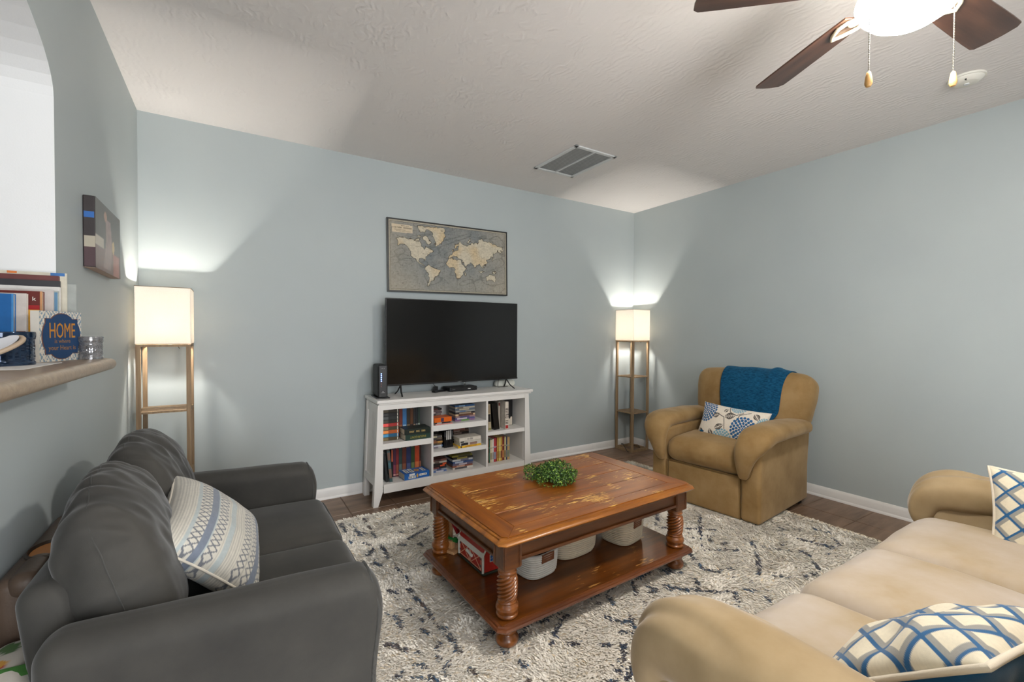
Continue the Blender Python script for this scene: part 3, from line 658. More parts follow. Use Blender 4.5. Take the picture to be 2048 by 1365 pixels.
for s_, xo in ((-1, 1.312), (1, 2.453)):
    sp = wpart('side_panel', M_WD, bc, lambda m: m.box(*sorted((xo, xo+s_*.012)), -.32, -.05, .10, TZ-.032))
    def fleg(m):       # front post: splays outward, inner face tapers at the foot
        xi = xo; xt = xo+s_*.036; xb = xo+s_*.066
        y0, y1 = BY0-.002, BY0+.042
        q = lambda xa, xb_, z: [(xa, y0, z), (xb_, y0, z), (xb_, y1, z), (xa, y1, z)]
        A = q(xo+s_*.034, xb, 0); B = q(xi+s_*.002, xo+s_*.060, .10); C = q(xi, xt, TZ-.032)
        A, B, C = [[p for p in (L if s_ > 0 else [L[1], L[0], L[3], L[2]])] for L in (A, B, C)]
        m.hexa(A, B); m.hexa(B, C)
    wpart('leg', M_WD, bc, fleg)
    def bleg(m):
        y0, y1 = -.085, -.040; q = lambda xa, xb_, z: [(xa, y0, z), (xb_, y0, z), (xb_, y1, z), (xa, y1, z)]
        A = q(xo+s_*.024, xo+s_*.060, 0); C = q(xo, xo+s_*.036, TZ-.032)
        if s_ < 0: A, C = [[L[1], L[0], L[3], L[2]] for L in (A, C)]
        m.hexa(A, C)
    wpart('leg', M_WD, bc, bleg)
    def xs_(z): return xo+s_*(.036+.028*(TZ-.032-z)/(TZ-.032))
    def srail(m, z0, z1):
        m.hexa([(p, y, z0) for p, y in ([(xs_(z0)-s_*.02, -.30), (xs_(z0)-s_*.003, -.30), (xs_(z0)-s_*.003, -.085), (xs_(z0)-s_*.02, -.085)])], [(p, y, z1) for p, y in ([(xs_(z1)-s_*.02, -.30), (xs_(z1)-s_*.003, -.30), (xs_(z1)-s_*.003, -.085), (xs_(z1)-s_*.02, -.085)])])
    wpart('side_rail', M_WD, bc, lambda m: srail(m, .135, .185)); wpart('side_rail', M_WD, bc, lambda m: srail(m, .625, TZ-.032))
    for k in range(4):
        ya = -.30+k*.0545
        def slat(m): m.hexa([(xs_(.185)-s_*.020, ya, .185), (xs_(.185)-s_*.012, ya, .185), (xs_(.185)-s_*.012, ya+.0515, .185), (xs_(.185)-s_*.020, ya+.0515, .185)], [(xs_(.625)-s_*.020, ya, .625), (xs_(.625)-s_*.012, ya, .625), (xs_(.625)-s_*.012, ya+.0515, .625), (xs_(.625)-s_*.020, ya+.0515, .625)])
        wpart('side_slat', M_WD, bc, slat)
wpart('screw', plain('screw_steel', (150, 148, 140), .3, 1.0), bc, lambda m: [m.cyl((1.305, BY0+.012, .100), (1.318, BY0+.012, .100), .004), m.cyl((1.305, BY0+.012, .122), (1.318, BY0+.012, .122), .004)])

# ---------------------------------------------------------------- television and electronics
M_BLK = plain('black_plastic', (18, 18, 19), .35, var=.05); M_BLKM = plain('black_matte', (26, 26, 27), .6, var=.05)
_s, _nt, _b = newmat('tv_screen'); inp(_b, 'Base Color', srgb(12, 11, 11)); inp(_b, 'Roughness', .14); inp(_b, 'Specular IOR Level', .5)
tv = thing('television', 'flat black television standing on the white bookcase', 'television', (1.925, -.165, TZ))
tz0, tz1 = .787, 1.417; tx0, tx1 = 1.379, 2.488; ty = -.178
wbx('housing', M_BLK, tv, tx0, tx1, ty+.004, ty+.026, tz0, tz1, bevel=.002)
wbx('rear_housing', M_BLKM, tv, tx0+.10, tx1-.10, ty+.026, ty+.060, tz0+.02, tz0+.38, bevel=.01)
wbx('screen', _s, tv, tx0+.006, tx1-.006, ty, ty+.004, tz0+.012, tz1-.006)
wbx('bezel', M_BLK, tv, tx0, tx1, ty-.001, ty+.004, tz0, tz0+.012, bevel=.001)
scribble('maker_mark', plain('mark_silver', (130, 130, 130), .4), tv, frame_m((0.03, ty-.0015+.165, tz0+.005-TZ), (1, 0, 0), (0, 0, 1)), .034, .006, 2, 1)
for xc, sg in ((1.490, -1), (2.385, 1)):
    wpart('leg', M_BLKM, tv, lambda m: [m.tube([(xc, ty+.012, tz0+.004), (xc+sg*.01, ty-.030, TZ+.030), (xc+sg*.020, ty-.085, TZ+.004)], .006, 8, flat=.6), m.tube([(xc, ty+.012, tz0+.004), (xc+sg*.01, ty+.045, TZ+.030), (xc+sg*.020, ty+.078, TZ+.004)], .006, 8, flat=.6)], angle=50)
md = thing('modem', 'tall black modem with a column of blue lights at the bookcase corner', 'modem', (1.338, -.182, TZ), R(-4))
soft('body', M_BLKM, md, (.034, .092, .112), .016, (0, .004, .120), m=3, n=3, sub=0)
bx('front_face', M_BLK, md, -.026, .026, -.0905, -.0885, .012, .226, bevel=.001)
bx('foot', M_BLK, md, -.046, .046, -.100, .098, 0, .008, bevel=.003)
M_LB = emissive('led_blue', (110, 150, 255), 6.0); M_LR = plain('led_off_red', (110, 46, 46), .4)
for k in range(8): bx('indicator_light', M_LB if k < 5 else M_LR, md, -.014, -.008, -.0912, -.0902, .168-.0125*k, .174-.0125*k)
scribble('maker_mark', plain('mark_grey', (150, 150, 150), .4), md, frame_m((.002, -.0908, .208), (1, 0, 0), (0, 0, 1)), .022, .006, 3, 1)
bx('emblem', plain('mark_grey', (150, 150, 150), .4), md, -.012, .012, -.0912, -.0904, .040, .042); part('emblem', plain('mark_grey', (150, 150, 150), .4), md, lambda m: m.prism([(-.004, .044), (.004, .044), (.0025, .051), (-.0025, .051)], -.0912, -.0904, 'y'))
pb = thing('disc_player', 'flat black disc player lying under the television', 'disc player', (1.985, -.120, TZ), R(3))
bx('body', M_BLK, pb, -.120, .120, -.062, .062, .003, .034, bevel=.003)
bx('front_panel', M_BLK, pb, -.118, .118, -.064, -.062, .005, .032); scribble('front_print', plain('mark_grey', (150, 150, 150), .4), pb, frame_m((-.086, -.0643, .018), (1, 0, 0), (0, 0, 1)), .026, .005, 4, 1)
bx('front_print', plain('mark_white', (206, 206, 206), .4), pb, .035, .060, -.0650, -.064, .015, .020)
for sx in (-1, 1): bx('foot', M_BLKM, pb, sx*.095-.01, sx*.095+.01, -.05, .05, 0, .003)
so = thing('glass_figurine', 'small clear glass figurine on the black disc player', 'figurine', (2.045, -.085, TZ+.034))
part('base', plain('clear_crystal', (236, 240, 240), .05, trans=.85), so, lambda m: m.lathe([(.014, 0), (.014, .004), (.006, .008), (.006, .012)], 14), angle=40)
part('ball', plain('clear_crystal', (236, 240, 240), .05, trans=.85), so, lambda m: m.sphere((0, 0, .021), .0105, 12, 8), angle=60)
rc = thing('remote_control', 'black remote control lying left of the disc player', 'remote control', (1.800, -.135, TZ), R(-62))
soft('body', M_BLK, rc, (.020, .065, .007), .006, (0, 0, .0071), m=2, n=2, sub=0)
for i in range(5): part('button', plain('button_grey', (80, 80, 82), .5), rc, lambda m: [m.box(x-.003, x+.003, -.045+i*.018, -.038+i*.018, .0138, .0152) for x in (-.009, 0, .009)])
cb = thing('adapter', 'small black streaming adapter with cable behind the remote', 'adapter', (1.800, -.070, TZ))
bx('body', M_BLK, cb, -.016, .016, -.012, .012, 0, .036, bevel=.003); part('cable', M_BLK, cb, lambda m: m.tube([(0, 0, .034), (-.02, .01, .060), (-.05, .02, .075), (-.055, .02, .09)], .002, 6))
wt = thing('white_device', 'rounded white device lying behind the right television leg', 'device', (2.43, -.066, TZ))
soft('body', M_TW, wt, (.095, .030, .026), .024, (0, 0, .0262), m=4, n=4, sub=0)
part('cable', M_BLK, wt, lambda m: [m.tube([(-.075, -.034, .08), (-.085, -.036, .04), (-.088, -.038, .003)], .0022, 6), m.tube([(-.088, -.038, .003), (-.03, -.040, .003), (.01, -.036, .003)], .0022, 6)])

# ---------------------------------------------------------------- floor lamps with shelves
M_LW = wood('lamp_oak', (122, 98, 72), (148, 122, 92), (170, 145, 112), .6, 2, 4, stretch=12)
def mat_shade():
    m, nt, b = newmat('lamp_shade_linen'); nt.nodes.remove(b); out = nt.nodes['Material Output']
    co = objco(nt, (1, 1, 1)); n = noise_t(nt, co, 300, 2)
    r = ramp(nt, n.outputs[0], [(.3, srgb(244, 240, 233)), (.7, srgb(252, 249, 244))])
    d = N(nt, 'ShaderNodeBsdfDiffuse'); t = N(nt, 'ShaderNodeBsdfTranslucent'); mx = N(nt, 'ShaderNodeMixShader'); mx.inputs[0].default_value = .42
    nt.links.new(r.outputs[0], d.inputs[0]); nt.links.new(r.outputs[0], t.inputs[0]); nt.links.new(d.outputs[0], mx.inputs[1]); nt.links.new(t.outputs[0], mx.inputs[2]); nt.links.new(mx.outputs[0], out.inputs[0]); return m
M_SHADE = mat_shade()
M_SHTRIM = plain('shade_trim', (150, 132, 110), .8)
def floor_lamp(label, x, y, h2, full=True, power=20):
    t = thing('floor_lamp', label, 'floor lamp', (x, y, 0), 0, 'shelf floor lamps')
    p = .020; zt = 1.100
    for sx in (-1, 1):
        for sy in (-1, 1): bx('post', M_LW, t, *sorted((sx*h2, sx*(h2-p))), *sorted((sy*h2, sy*(h2-p))), 0, zt, bevel=.001)
    for zz, hh in ((0, .022), (zt-.012, .012)):
        for s_ in (-1, 1):
            bx('rail', M_LW, t, -h2+p, h2-p, *sorted((s_*h2, s_*(h2-p))), zz, zz+hh); bx('rail', M_LW, t, *sorted((s_*h2, s_*(h2-p))), -h2+p, h2-p, zz, zz+hh)
    for zz in (.378, .734): bx('shelf', M_LW, t, -h2+.001, h2-.001, -h2+.001, h2-.001, zz, zz+.010)
    z0, z1 = zt+.001, 1.408; hs = h2+.002
    def shade(m):
        for s_ in (-1, 1):
            m.box(-hs, hs, *sorted((s_*hs, s_*(hs-.0015))), z0, z1); m.box(*sorted((s_*hs, s_*(hs-.0015))), -hs+.0015, hs-.0015, z0, z1)
    part('shade', M_SHADE, t, shade)
    def trim(m):
        for zz in (z0, z1-.003):
            for s_ in (-1, 1): m.box(-hs-.0008, hs+.0008, *sorted((s_*(hs+.0008), s_*(hs-.0025))), zz, zz+.003); m.box(*sorted((s_*(hs+.0008), s_*(hs-.0025))), -hs, hs, zz, zz+.003)
    part('shade_trim', M_SHTRIM, t, trim)
    bx('bulb_bar', M_LW, t, -h2+p, h2-p, -.030, .030, zt-.010, zt)
    part('socket', M_TRIM, t, lambda m: m.lathe([(.016, zt+.004), (.016, zt+.045), (.013, zt+.05)], 16))
    part('bulb', emissive('lamp_bulb', (255, 238, 214), 28.0), t, lambda m: m.lathe([(.010, zt+.05), (.014, zt+.062), (.028, zt+.095), (.030, zt+.110), (.024, zt+.130), (.008, zt+.142), (.001, zt+.144)], 18), angle=60)
    part('pull_chain', plain('chain_dark', (70, 64, 56), .4, .6), t, lambda m: m.tube([(.055, -.05, zt), (.056, -.052, zt-.012), (.064, -.056, zt-.024)], .0016, 5))
    point_light('lamp_light', (0, 0, zt+.115), power, (1.0, .94, .86), .03, t)
    return t
L2 = floor_lamp('wooden shelf floor lamp with square linen shade in the corner beside the recliner', 3.893, -.146, .116, power=270)
part('cord', M_BLK, L2, lambda m: m.tube([(-.02, .085, .03), (-.06, .08, .045), (-.10, .04, .05), (-.125, -.01, .055), (-.140, -.05, .035), (-.136, -.072, .006), (-.128, -.09, .004)], .0032, 6))
part('cord', M_BLK, L2, lambda m: m.tube([(.02, .03, .004), (.04, .0, .03), (.07, -.02, .032), (.09, -.03, .006)], .0032, 6))
L1 = floor_lamp('wooden shelf floor lamp with square linen shade behind the grey loveseat', .146, -.215, .117, power=270)
# ================================================================== soft furniture
def sstep(x, a, b): t = np.clip((x-a)/(b-a), 0, 1); return t*t*(3-2*t)
def seam_ring(V, h, axis, frac, n=4):
    pass
def soft_seam(name, mat, parent, h, r, fn, axis, val, rad, loc=(0, 0, 0), rot=None, lump=0, lsc=5, seed=1, wr=None, nn=72):
    """a piping / seam that follows a soft() shape round at local coordinate val of an axis"""
    h = np.array(h, float); r = min(r, h.min()*.999); o = [k for k in range(3) if k != axis]; c = h-r
    dx = max(0, abs(val)-c[axis]); rr = math.sqrt(max(r*r-dx*dx, 1e-8)); P = []
    for t in np.linspace(0, 2*PI, nn, endpoint=False):
        ca, sa = math.cos(t), math.sin(t); A, B = c[o[0]]+rr, c[o[1]]+rr; k = 1/max(abs(ca)/A, abs(sa)/B); u, v = ca*k, sa*k
        iu, iv = np.clip(u, -c[o[0]], c[o[0]]), np.clip(v, -c[o[1]], c[o[1]]); du, dv = u-iu, v-iv; L = math.hypot(du, dv)
        if L > rr: u, v = iu+du/L*rr, iv+dv/L*rr
        q = [0, 0, 0]; q[axis] = val; q[o[0]] = u; q[o[1]] = v; P.append(q)
    V = np.array(P)
    if fn is not None: V = fn(V.copy(), h)
    if lump: V = V*(1+(fbm(V, lsc, seed)*lump/np.maximum(np.linalg.norm(V, axis=1), .05))[:, None])
    if wr is not None: V = wr(V)
    return MB().tube([tuple(v) for v in V], rad, 6, closed=True).build(name, mat, parent, loc, rot, angle=60)

def pillow(name, label, cat, O, U, Vv, hu, hv, th, colfn, mat, back=None, pipe=None, nu=150, nv=100, seed=3, parts=True, pinch=.10, lump=.006, group=None):
    """throw pillow: front face carries the woven pattern colfn(u,v in -1..1), back face plain or the same"""
    O, U, Vv = Vector(O), Vector(U).normalized(), Vector(Vv).normalized(); Nn = U.cross(Vv).normalized(); Vv = Nn.cross(U)
    root = thing(name, label, cat, O, 0, group)
    mrot = Matrix((U, Vv, Nn)).transposed()
    root.rotation_euler = mrot.to_euler()
    us = np.linspace(-1, 1, nu); vs = np.linspace(-1, 1, nv); uu, vv = np.meshgrid(us, vs, indexing='ij'); u, v = uu.ravel(), vv.ravel()
    def surf(sign):
        e = np.clip((1-np.abs(u)**2.4)*(1-np.abs(v)**2.4), 0, 1)**.46
        x = hu*u*(1-pinch*(1-v*v)*np.abs(u)**3*.9); y = hv*v*(1-pinch*(1-u*u)*np.abs(v)**3*.9)
        P = np.stack([x, y, sign*th*e], 1)
        P[:, 2] += sign*fbm(P*[1, 1, 0], 9, seed)*lump*e
        return P
    F = grid_faces(nu, nv)
    c = np.stack([np.array(colfn(u, v))], 0)[0]
    mesh_obj('front', surf(1), F, mat, root, smooth=True, col=c)
    Fb = [f[::-1] for f in F]
    if back is None: mesh_obj('back', surf(-1), Fb, mat, root, smooth=True, col=c)
    else: mesh_obj('back', surf(-1), Fb, back, root, smooth=True)
    if pipe is not None:
        loop = []
        for t in np.linspace(-1, 1, 40)[:-1]: loop.append((t, -1))
        for t in np.linspace(-1, 1, 30)[:-1]: loop.append((1, t))
        for t in np.linspace(1, -1, 40)[:-1]: loop.append((t, 1))
        for t in np.linspace(1, -1, 30)[:-1]: loop.append((-1, t))
        P = [(hu*a*(1-pinch*(1-b*b)*abs(a)**3*.9), hv*b*(1-pinch*(1-a*a)*abs(b)**3*.9), 0) for a, b in loop]
        MB().tube(P, pipe[1], 7, closed=True).build('piping', pipe[0], root, angle=60)
    return root

# ---------------------------------------------------------------- grey loveseat
M_GREY = fabric('grey_velvet', (56, 55, 53), (71, 69, 65), .8, .35, (205, 205, 205), 3, 900, .12)
M_GPIPE = fabric('grey_velvet_piping', (64, 64, 62), (74, 73, 70), .8, .2)
lv_ = thing('loveseat', 'small grey velvet loveseat standing against the pass-through wall', 'loveseat', (.46, -1.645, 0))
O_ = np.array([.46, -1.645, 0])
def at(x, y, z): return (x-.46, y+1.645, z)
soft('seat_base', M_GREY, lv_, (.295, .47, .125), .03, at(.455, -1.645, .175), m=4, n=2, sub=0)
def crown(a, edge=.0):
    def f(V, h):
        V[:, 2] += a*sstep(V[:, 2], -h[2]*.2, h[2])*(1-(V[:, 0]/h[0])**2*.55)*(1-(V[:, 1]/h[1])**2*.75); return V
    return f
for k, yc in enumerate((-1.415, -1.875)):
    soft('seat_cushion', M_GREY, lv_, (.285, .231, .070), .045, at(.515, yc, .360), fn=crown(.022), lump=.004, lsc=6, seed=5+k, m=10)
    soft_seam('seat_piping', M_GPIPE, lv_, (.285, .231, .070), .045, crown(.022), 2, .045, .0028, at(.515, yc, .360))
def armfn(V, h):
    t = (V[:, 2]+h[2])/(2*h[2]); V[:, 1] *= 1+.22*sstep(t, .55, .95)-.10*sstep(t, .4, .75)*(1-sstep(t, .75, .95))
    V[:, 2] += sstep(t, .5, 1)*(-.012*(V[:, 0]/h[0]))                       # rises slightly to the back
    V[:, 0] += .020*sstep(t, .35, .85)*sstep(V[:, 0], 0, h[0])-0.022*sstep(t, .8, 1)*sstep(V[:, 0], h[0]*.5, h[0]); return V
for s_, yc in ((1, -1.115), (-1, -2.172)):
    hA = (.312, .054, .275)
    soft('arm', M_GREY, lv_, hA, .046, at(.452, yc, .312), fn=armfn, lump=.003, lsc=5, m=14, n=4)
    soft_seam('arm_piping', M_GPIPE, lv_, hA, .046, armfn, 0, .292, .0042, at(.452, yc, .312))
    def seamline(m): m.tube([at(.160+.59*i/20, yc-s_*0+(-.0555 if s_ < 0 else .0555), .510+.012*(1-i/20)) for i in range(21)], .0016, 5)
    part('arm_seam', M_GPIPE, lv_, seamline)
soft('back_frame', M_GREY, lv_, (.050, .462, .300), .045, at(.165, -1.645, .365), rot=(0, R(-7), 0), m=8, n=3, sub=1)
def bcush(V, h):
    z = V[:, 2]/h[2]; y = V[:, 1]/h[1]
    V[:, 0] += .036*(1-z**2)*(1-.6*y**2)*np.sign(V[:, 0])*(np.abs(V[:, 0])/h[0])**.5
    V[:, 2] += .030*sstep(z, .2, 1)*(1-y**2)-.012*sstep(z, .5, 1)*np.abs(y)**3
    V[:, 0] *= 1-.35*sstep(z, .45, 1.05); return V
def bwr(seed):
    def f(V):
        q = np.stack([V[:, 0]*5, V[:, 1]*17+V[:, 2]*6, V[:, 2]*6], 1); a = (.25-np.abs(fbm(q, 1.0, seed)))*.020*np.clip(.35+V[:, 2]*4.5, .15, 1)
        q2 = np.stack([V[:, 0]*3, V[:, 1]*7, V[:, 2]*26+V[:, 1]*12], 1); a += fbm(q2, 1.0, seed+9)*.005
        Nv = V/np.linalg.norm(V/np.array([.1, .24, .22]), axis=1, keepdims=True)/.2; Nv /= np.linalg.norm(Nv, axis=1, keepdims=True)
        return V+Nv*a[:, None]
    return f
for k, yc in enumerate((-1.40, -1.885)):
    hB = (.066, .228, .205); rt = (R(2 if k else -2), R(-15), R(3 if k else -2)); lc = at(.232, yc, .600)
    soft('back_cushion', M_GREY, lv_, hB, .062, lc, rt, fn=bcush, n=6, m=30, sub=1, wr=bwr(3+5*k))
    for xv in (.004,): soft_seam('cushion_seam', M_GPIPE, lv_, hB, .075, bcush, 0, xv, .0013, lc, rt, wr=bwr(3+5*k), nn=110)
for sx in (.17, .72):
    for sy in (-1.14, -2.15): part('foot', M_BLKM, lv_, lambda m: m.lathe([(.014, 0.012), (.020, .055)], 14, at(sx, sy, 0.0)))

def stripes(u, v):
    """striped woven lumbar pillow: bands across the height v"""
    cols = np.zeros((len(u), 3)); cream, grey, blue, dk, mist = lin3((200, 195, 183)), lin3((162, 162, 158)), lin3((116, 124, 138)), lin3((112, 114, 120)), lin3((172, 180, 180))
    cols[:] = cream; x = (v+1)/2
    def band(a, b, c): cols[(x >= a) & (x < b)] = c
    fine = (np.sin(x*2*PI*46) > .1)
    cols[fine] = lin3((176, 172, 162)); band(.17, .205, mist); band(.30, .36, blue); band(.36, .375, mist); band(.50, .55, mist); band(.83, .89, blue); band(.96, 1, mist)
    for a, b in ((.205, .30), (.375, .47), (.66, .74), (.76, .83), (.89, .96)):
        mid = (a+b)/2; w = (b-a)/2; sel = (x >= a) & (x < b)
        t = np.abs(((u*10.5) % 1)-.5)*2; d = np.abs(x-mid)/w; z = np.abs(t-d)
        c = np.where((z < .22)[:, None], dk, np.where(((t+d) < .30)[:, None], dk, cream)); cols[sel] = c[sel]
    n_ = vnoise(u*1, v, 40, 2)[:, None]; return cols*(.92+.12*n_)
M_PRINT = painted('woven_print', .9, .25, .25, 900)
A_, B_, C_, D_ = [Vector(q) for q in ((.318, -1.47, .715), (.305, -1.925, .655), (.492, -1.975, .490), (.500, -1.50, .520))]
Oc = (A_+B_+C_+D_)/4+Vector((-.004, -.015, -.030))
pillow('lumbar_pillow', 'striped cream and blue lumbar pillow leaning on the grey loveseat', 'pillow', Oc, (A_-B_)+(D_-C_), (B_-C_)+(A_-D_), .232, .158, .075, lambda u, v: stripes(u, -v), M_PRINT, pipe=(fabric('cream_piping', (200, 192, 176), (212, 204, 190)), .0035), nu=200, nv=160)

# ---------------------------------------------------------------- beige recliner
M_TAN = fabric('tan_microfiber', (134, 105, 64), (158, 129, 88), .85, .35, (255, 240, 215), 4.5, 800, .12)
M_TANP = fabric('tan_seam', (112, 84, 48), (124, 96, 58), .9, .2)
rz = R(-84); Fx, Fy = 3.10, -1.886
def rc_w(x, y): return (Fx+math.cos(rz)*x-math.sin(rz)*y, Fy+math.sin(rz)*x+math.cos(rz)*y)
cxr, cyr = rc_w(-.3725, .40)
re = thing('recliner', 'tan microfiber recliner with pillow arms in front of the right wall', 'recliner', (cxr, cyr, 0), rz)
def rl(x, y, z): return (x+.3725, y-.40, z)        # x: -.745..0 across, y: 0 front .. .8 back
for s_, xc in ((-1, -.686), (1, -.059)):
    soft('side_panel', M_TAN, re, (.059, .375, .245), .022, rl(xc, .380, .270), m=6, n=3, sub=0, lump=.002)
soft('footrest_panel', M_TAN, re, (.252, .060, .134), .018, rl(-.3725, .072, .156), m=6, n=3, sub=0, lump=.003)
soft('seat_deck', M_TAN, re, (.250, .30, .10), .02, rl(-.3725, .42, .20), m=2, n=2, sub=0)
def seatfn(V, h):
    f = sstep(-V[:, 1], h[1]*.3, h[1]); V[:, 2] += crown(.03)(V.copy(), h)[:, 2]-V[:, 2]
    V[:, 2] -= .02*f*sstep(V[:, 2], -h[2], h[2])*0; V[:, 1] -= .022*(1-(V[:, 2]/h[2])**2)*sstep(-V[:, 1], 0, h[1]); return V
soft('seat_cushion', M_TAN, re, (.254, .28, .082), .065, rl(-.3725, .278, .366), fn=seatfn, lump=.005, lsc=6, m=12)
for s_, xc in ((-1, -.716), (1, -.029)):
    xt = xc-s_*.052
    pth = [(xc, .640, .545), (xc, .45, .556), (xc, .25, .560), (xc, .10, .556), (xc-s_*.004, .03, .540), (xc-s_*.014, -.018, .500), (xc-s_*.030, -.036, .455), (xt+s_*.008, -.036, .410), (xt, -.030, .360), (xt-s_*.006, -.022, .318), (xt-s_*.008, -.016, .292)]
    loft('arm_pad', M_TAN, re, [rl(*q) for q in pth], [.092, .097, .100, .101, .099, .092, .076, .058, .046, .036, .022], [.048, .053, .055, .056, .056, .054, .046, .038, .030, .022, .012], lump=.004, lsc=7, seed=3+s_, gather=(.0050, .55, .98, 60), ex=2.5)
    part('arm_seam', M_TANP, re, lambda m: m.tube([rl(xt+s_*a, b, c) for a, b, c in ((.072, -.012, .440), (.054, -.018, .400), (.044, -.016, .350), (.030, -.012, .310), (.004, -.010, .280), (-.030, -.008, .286))], .0018, 5))
def rback(V, h):
    z = (V[:, 2]+h[2])/(2*h[2]); x = V[:, 0]/h[0]
    V[:, 0] *= .86+.16*np.sin(np.clip(z, 0, 1)*PI*.62)
    V[:, 1] -= .040*(1-x**2)*np.sin(np.clip(z, 0, 1)*PI)*sstep(-V[:, 1], -h[1], h[1]); V[:, 1] += .035*np.abs(x)**2.5
    V[:, 2] += .018*(1-x**2)*sstep(z, .6, 1)
    V[:, 1] += fbm(np.stack([V[:, 0]*9, V[:, 1]*5, V[:, 2]*14], 1), 1, 11)*.005*np.abs(x); return V
soft('backrest', M_TAN, re, (.415, .095, .235), .085, rl(-.3725, .690, .660), rot=(R(-12), 0, 0), fn=rback, lump=.005, lsc=5, m=16, n=5)
soft('back_panel', M_TAN, re, (.360, .050, .330), .045, rl(-.3725, .790, .480), rot=(R(-7), 0, 0), m=6, n=3, sub=1)
def lumbarfn(V, h): V[:, 1] -= .02*(1-(V[:, 0]/h[0])**2); return V
soft('lumbar_roll', M_TAN, re, (.255, .075, .085), .070, rl(-.3725, .575, .500), fn=lumbarfn, m=10, n=4, lump=.004)
part('front_seam', M_TANP, re, lambda m: [m.tube([rl(-.1195, .012, .025), rl(-.1195, .010, .16), rl(-.1195, .006, .29)], .0022, 5), m.tube([rl(-.6255, .012, .025), rl(-.6255, .010, .16), rl(-.6255, .006, .29)], .0022, 5), m.tube([rl(-.625+.5055*i/10, .008, .290) for i in range(11)], .0022, 5)])
for sx in (-.70, -.045):
    for sy in (.05, .70): bx('foot', M_BLKM, re, *sorted((rl(sx, 0, 0)[0]-.02, rl(sx, 0, 0)[0]+.02)), rl(0, sy, 0)[1]-.02, rl(0, sy, 0)[1]+.02, (.017 if sy < .3 else 0), .03)

# throw blanket over the recliner back
M_TEAL = fabric('teal_throw_knit', (8, 56, 86), (24, 86, 120), .95, .3, (120, 190, 220), 40, 500, .6, stretch=(1, 1, 3))
th = thing('throw_blanket', 'teal blue woven throw draped over the tan recliner back', 'throw', (cxr, cyr, 0), rz)
from mathutils.bvhtree import BVHTree
def throw_mesh():
    """cloth laid on the backrest: rays towards the back's middle line find the surface it rests on"""
    bpy.context.view_layer.update(); dg = bpy.context.evaluated_depsgraph_get(); trees = []
    for ch in re.children:
        if ch.name.split('.')[0] in ('backrest', 'back_panel', 'lumbar_roll', 'seat_cushion'):
            me = ch.evaluated_get(dg).to_mesh(); mb = ch.matrix_basis
            trees.append(BVHTree.FromPolygons([mb @ v.co for v in me.vertices], [tuple(p.vertices) for p in me.polygons])); ch.evaluated_get(dg).to_mesh_clear()
    nu, nv = 64, 44; V = np.zeros((nu, nv, 3)); cy, cz = .720, .620
    for i in range(nu):
        t = i/(nu-1); ph = R(-26+216*t); d = Vector((0, -math.cos(ph), math.sin(ph)))
        for j in range(nv):
            u = j/(nv-1); xl = np.interp(t, [0, .40, .6, 1], [-.500, -.545, -.548, -.54]); xr = np.interp(t, [0, .15, .40, .6, 1], [-.150, -.120, -.118, -.085, -.08])
            c = Vector(rl(xl+(xr-xl)*u, cy, cz))*S; o_ = c+d*.8; best = None
            for tr in trees:
                h_ = tr.ray_cast(o_, -d, 2.0)
                if h_[0] is not None and (best is None or h_[3] < best): best = h_[3]
            r_ = (.8-best) if best is not None else .25
            V[i, j] = np.array(c/S)+np.array(d)*(r_/S)
            fold = .004+.005*(1+math.sin(u*15+t*3))*.5+.010*math.exp(-((u-.74-.10*t)/.045)**2)
            V[i, j] += np.array(d)*fold
    for _ in range(4):      # cloth does not follow every dip
        Q = V.copy(); Q[1:-1] = np.maximum(0, 1)*(V[:-2]+V[2:]+2*V[1:-1])/4; Q[:, 1:-1] = (Q[:, :-2]+Q[:, 2:]+2*Q[:, 1:-1])/4
        rad = lambda A: np.hypot(A[..., 1]-rl(0, cy, 0)[1], A[..., 2]-cz); k = rad(Q) >= rad(V)-.001; V[k] = Q[k]
    return V.reshape(-1, 3), grid_faces(nu, nv)
tv_, tf_ = throw_mesh()
o = mesh_obj('cloth', tv_, tf_, M_TEAL, th, smooth=True, sub=1); md = o.modifiers.new('solid', 'SOLIDIFY'); md.thickness = .007*S; md.offset = -1
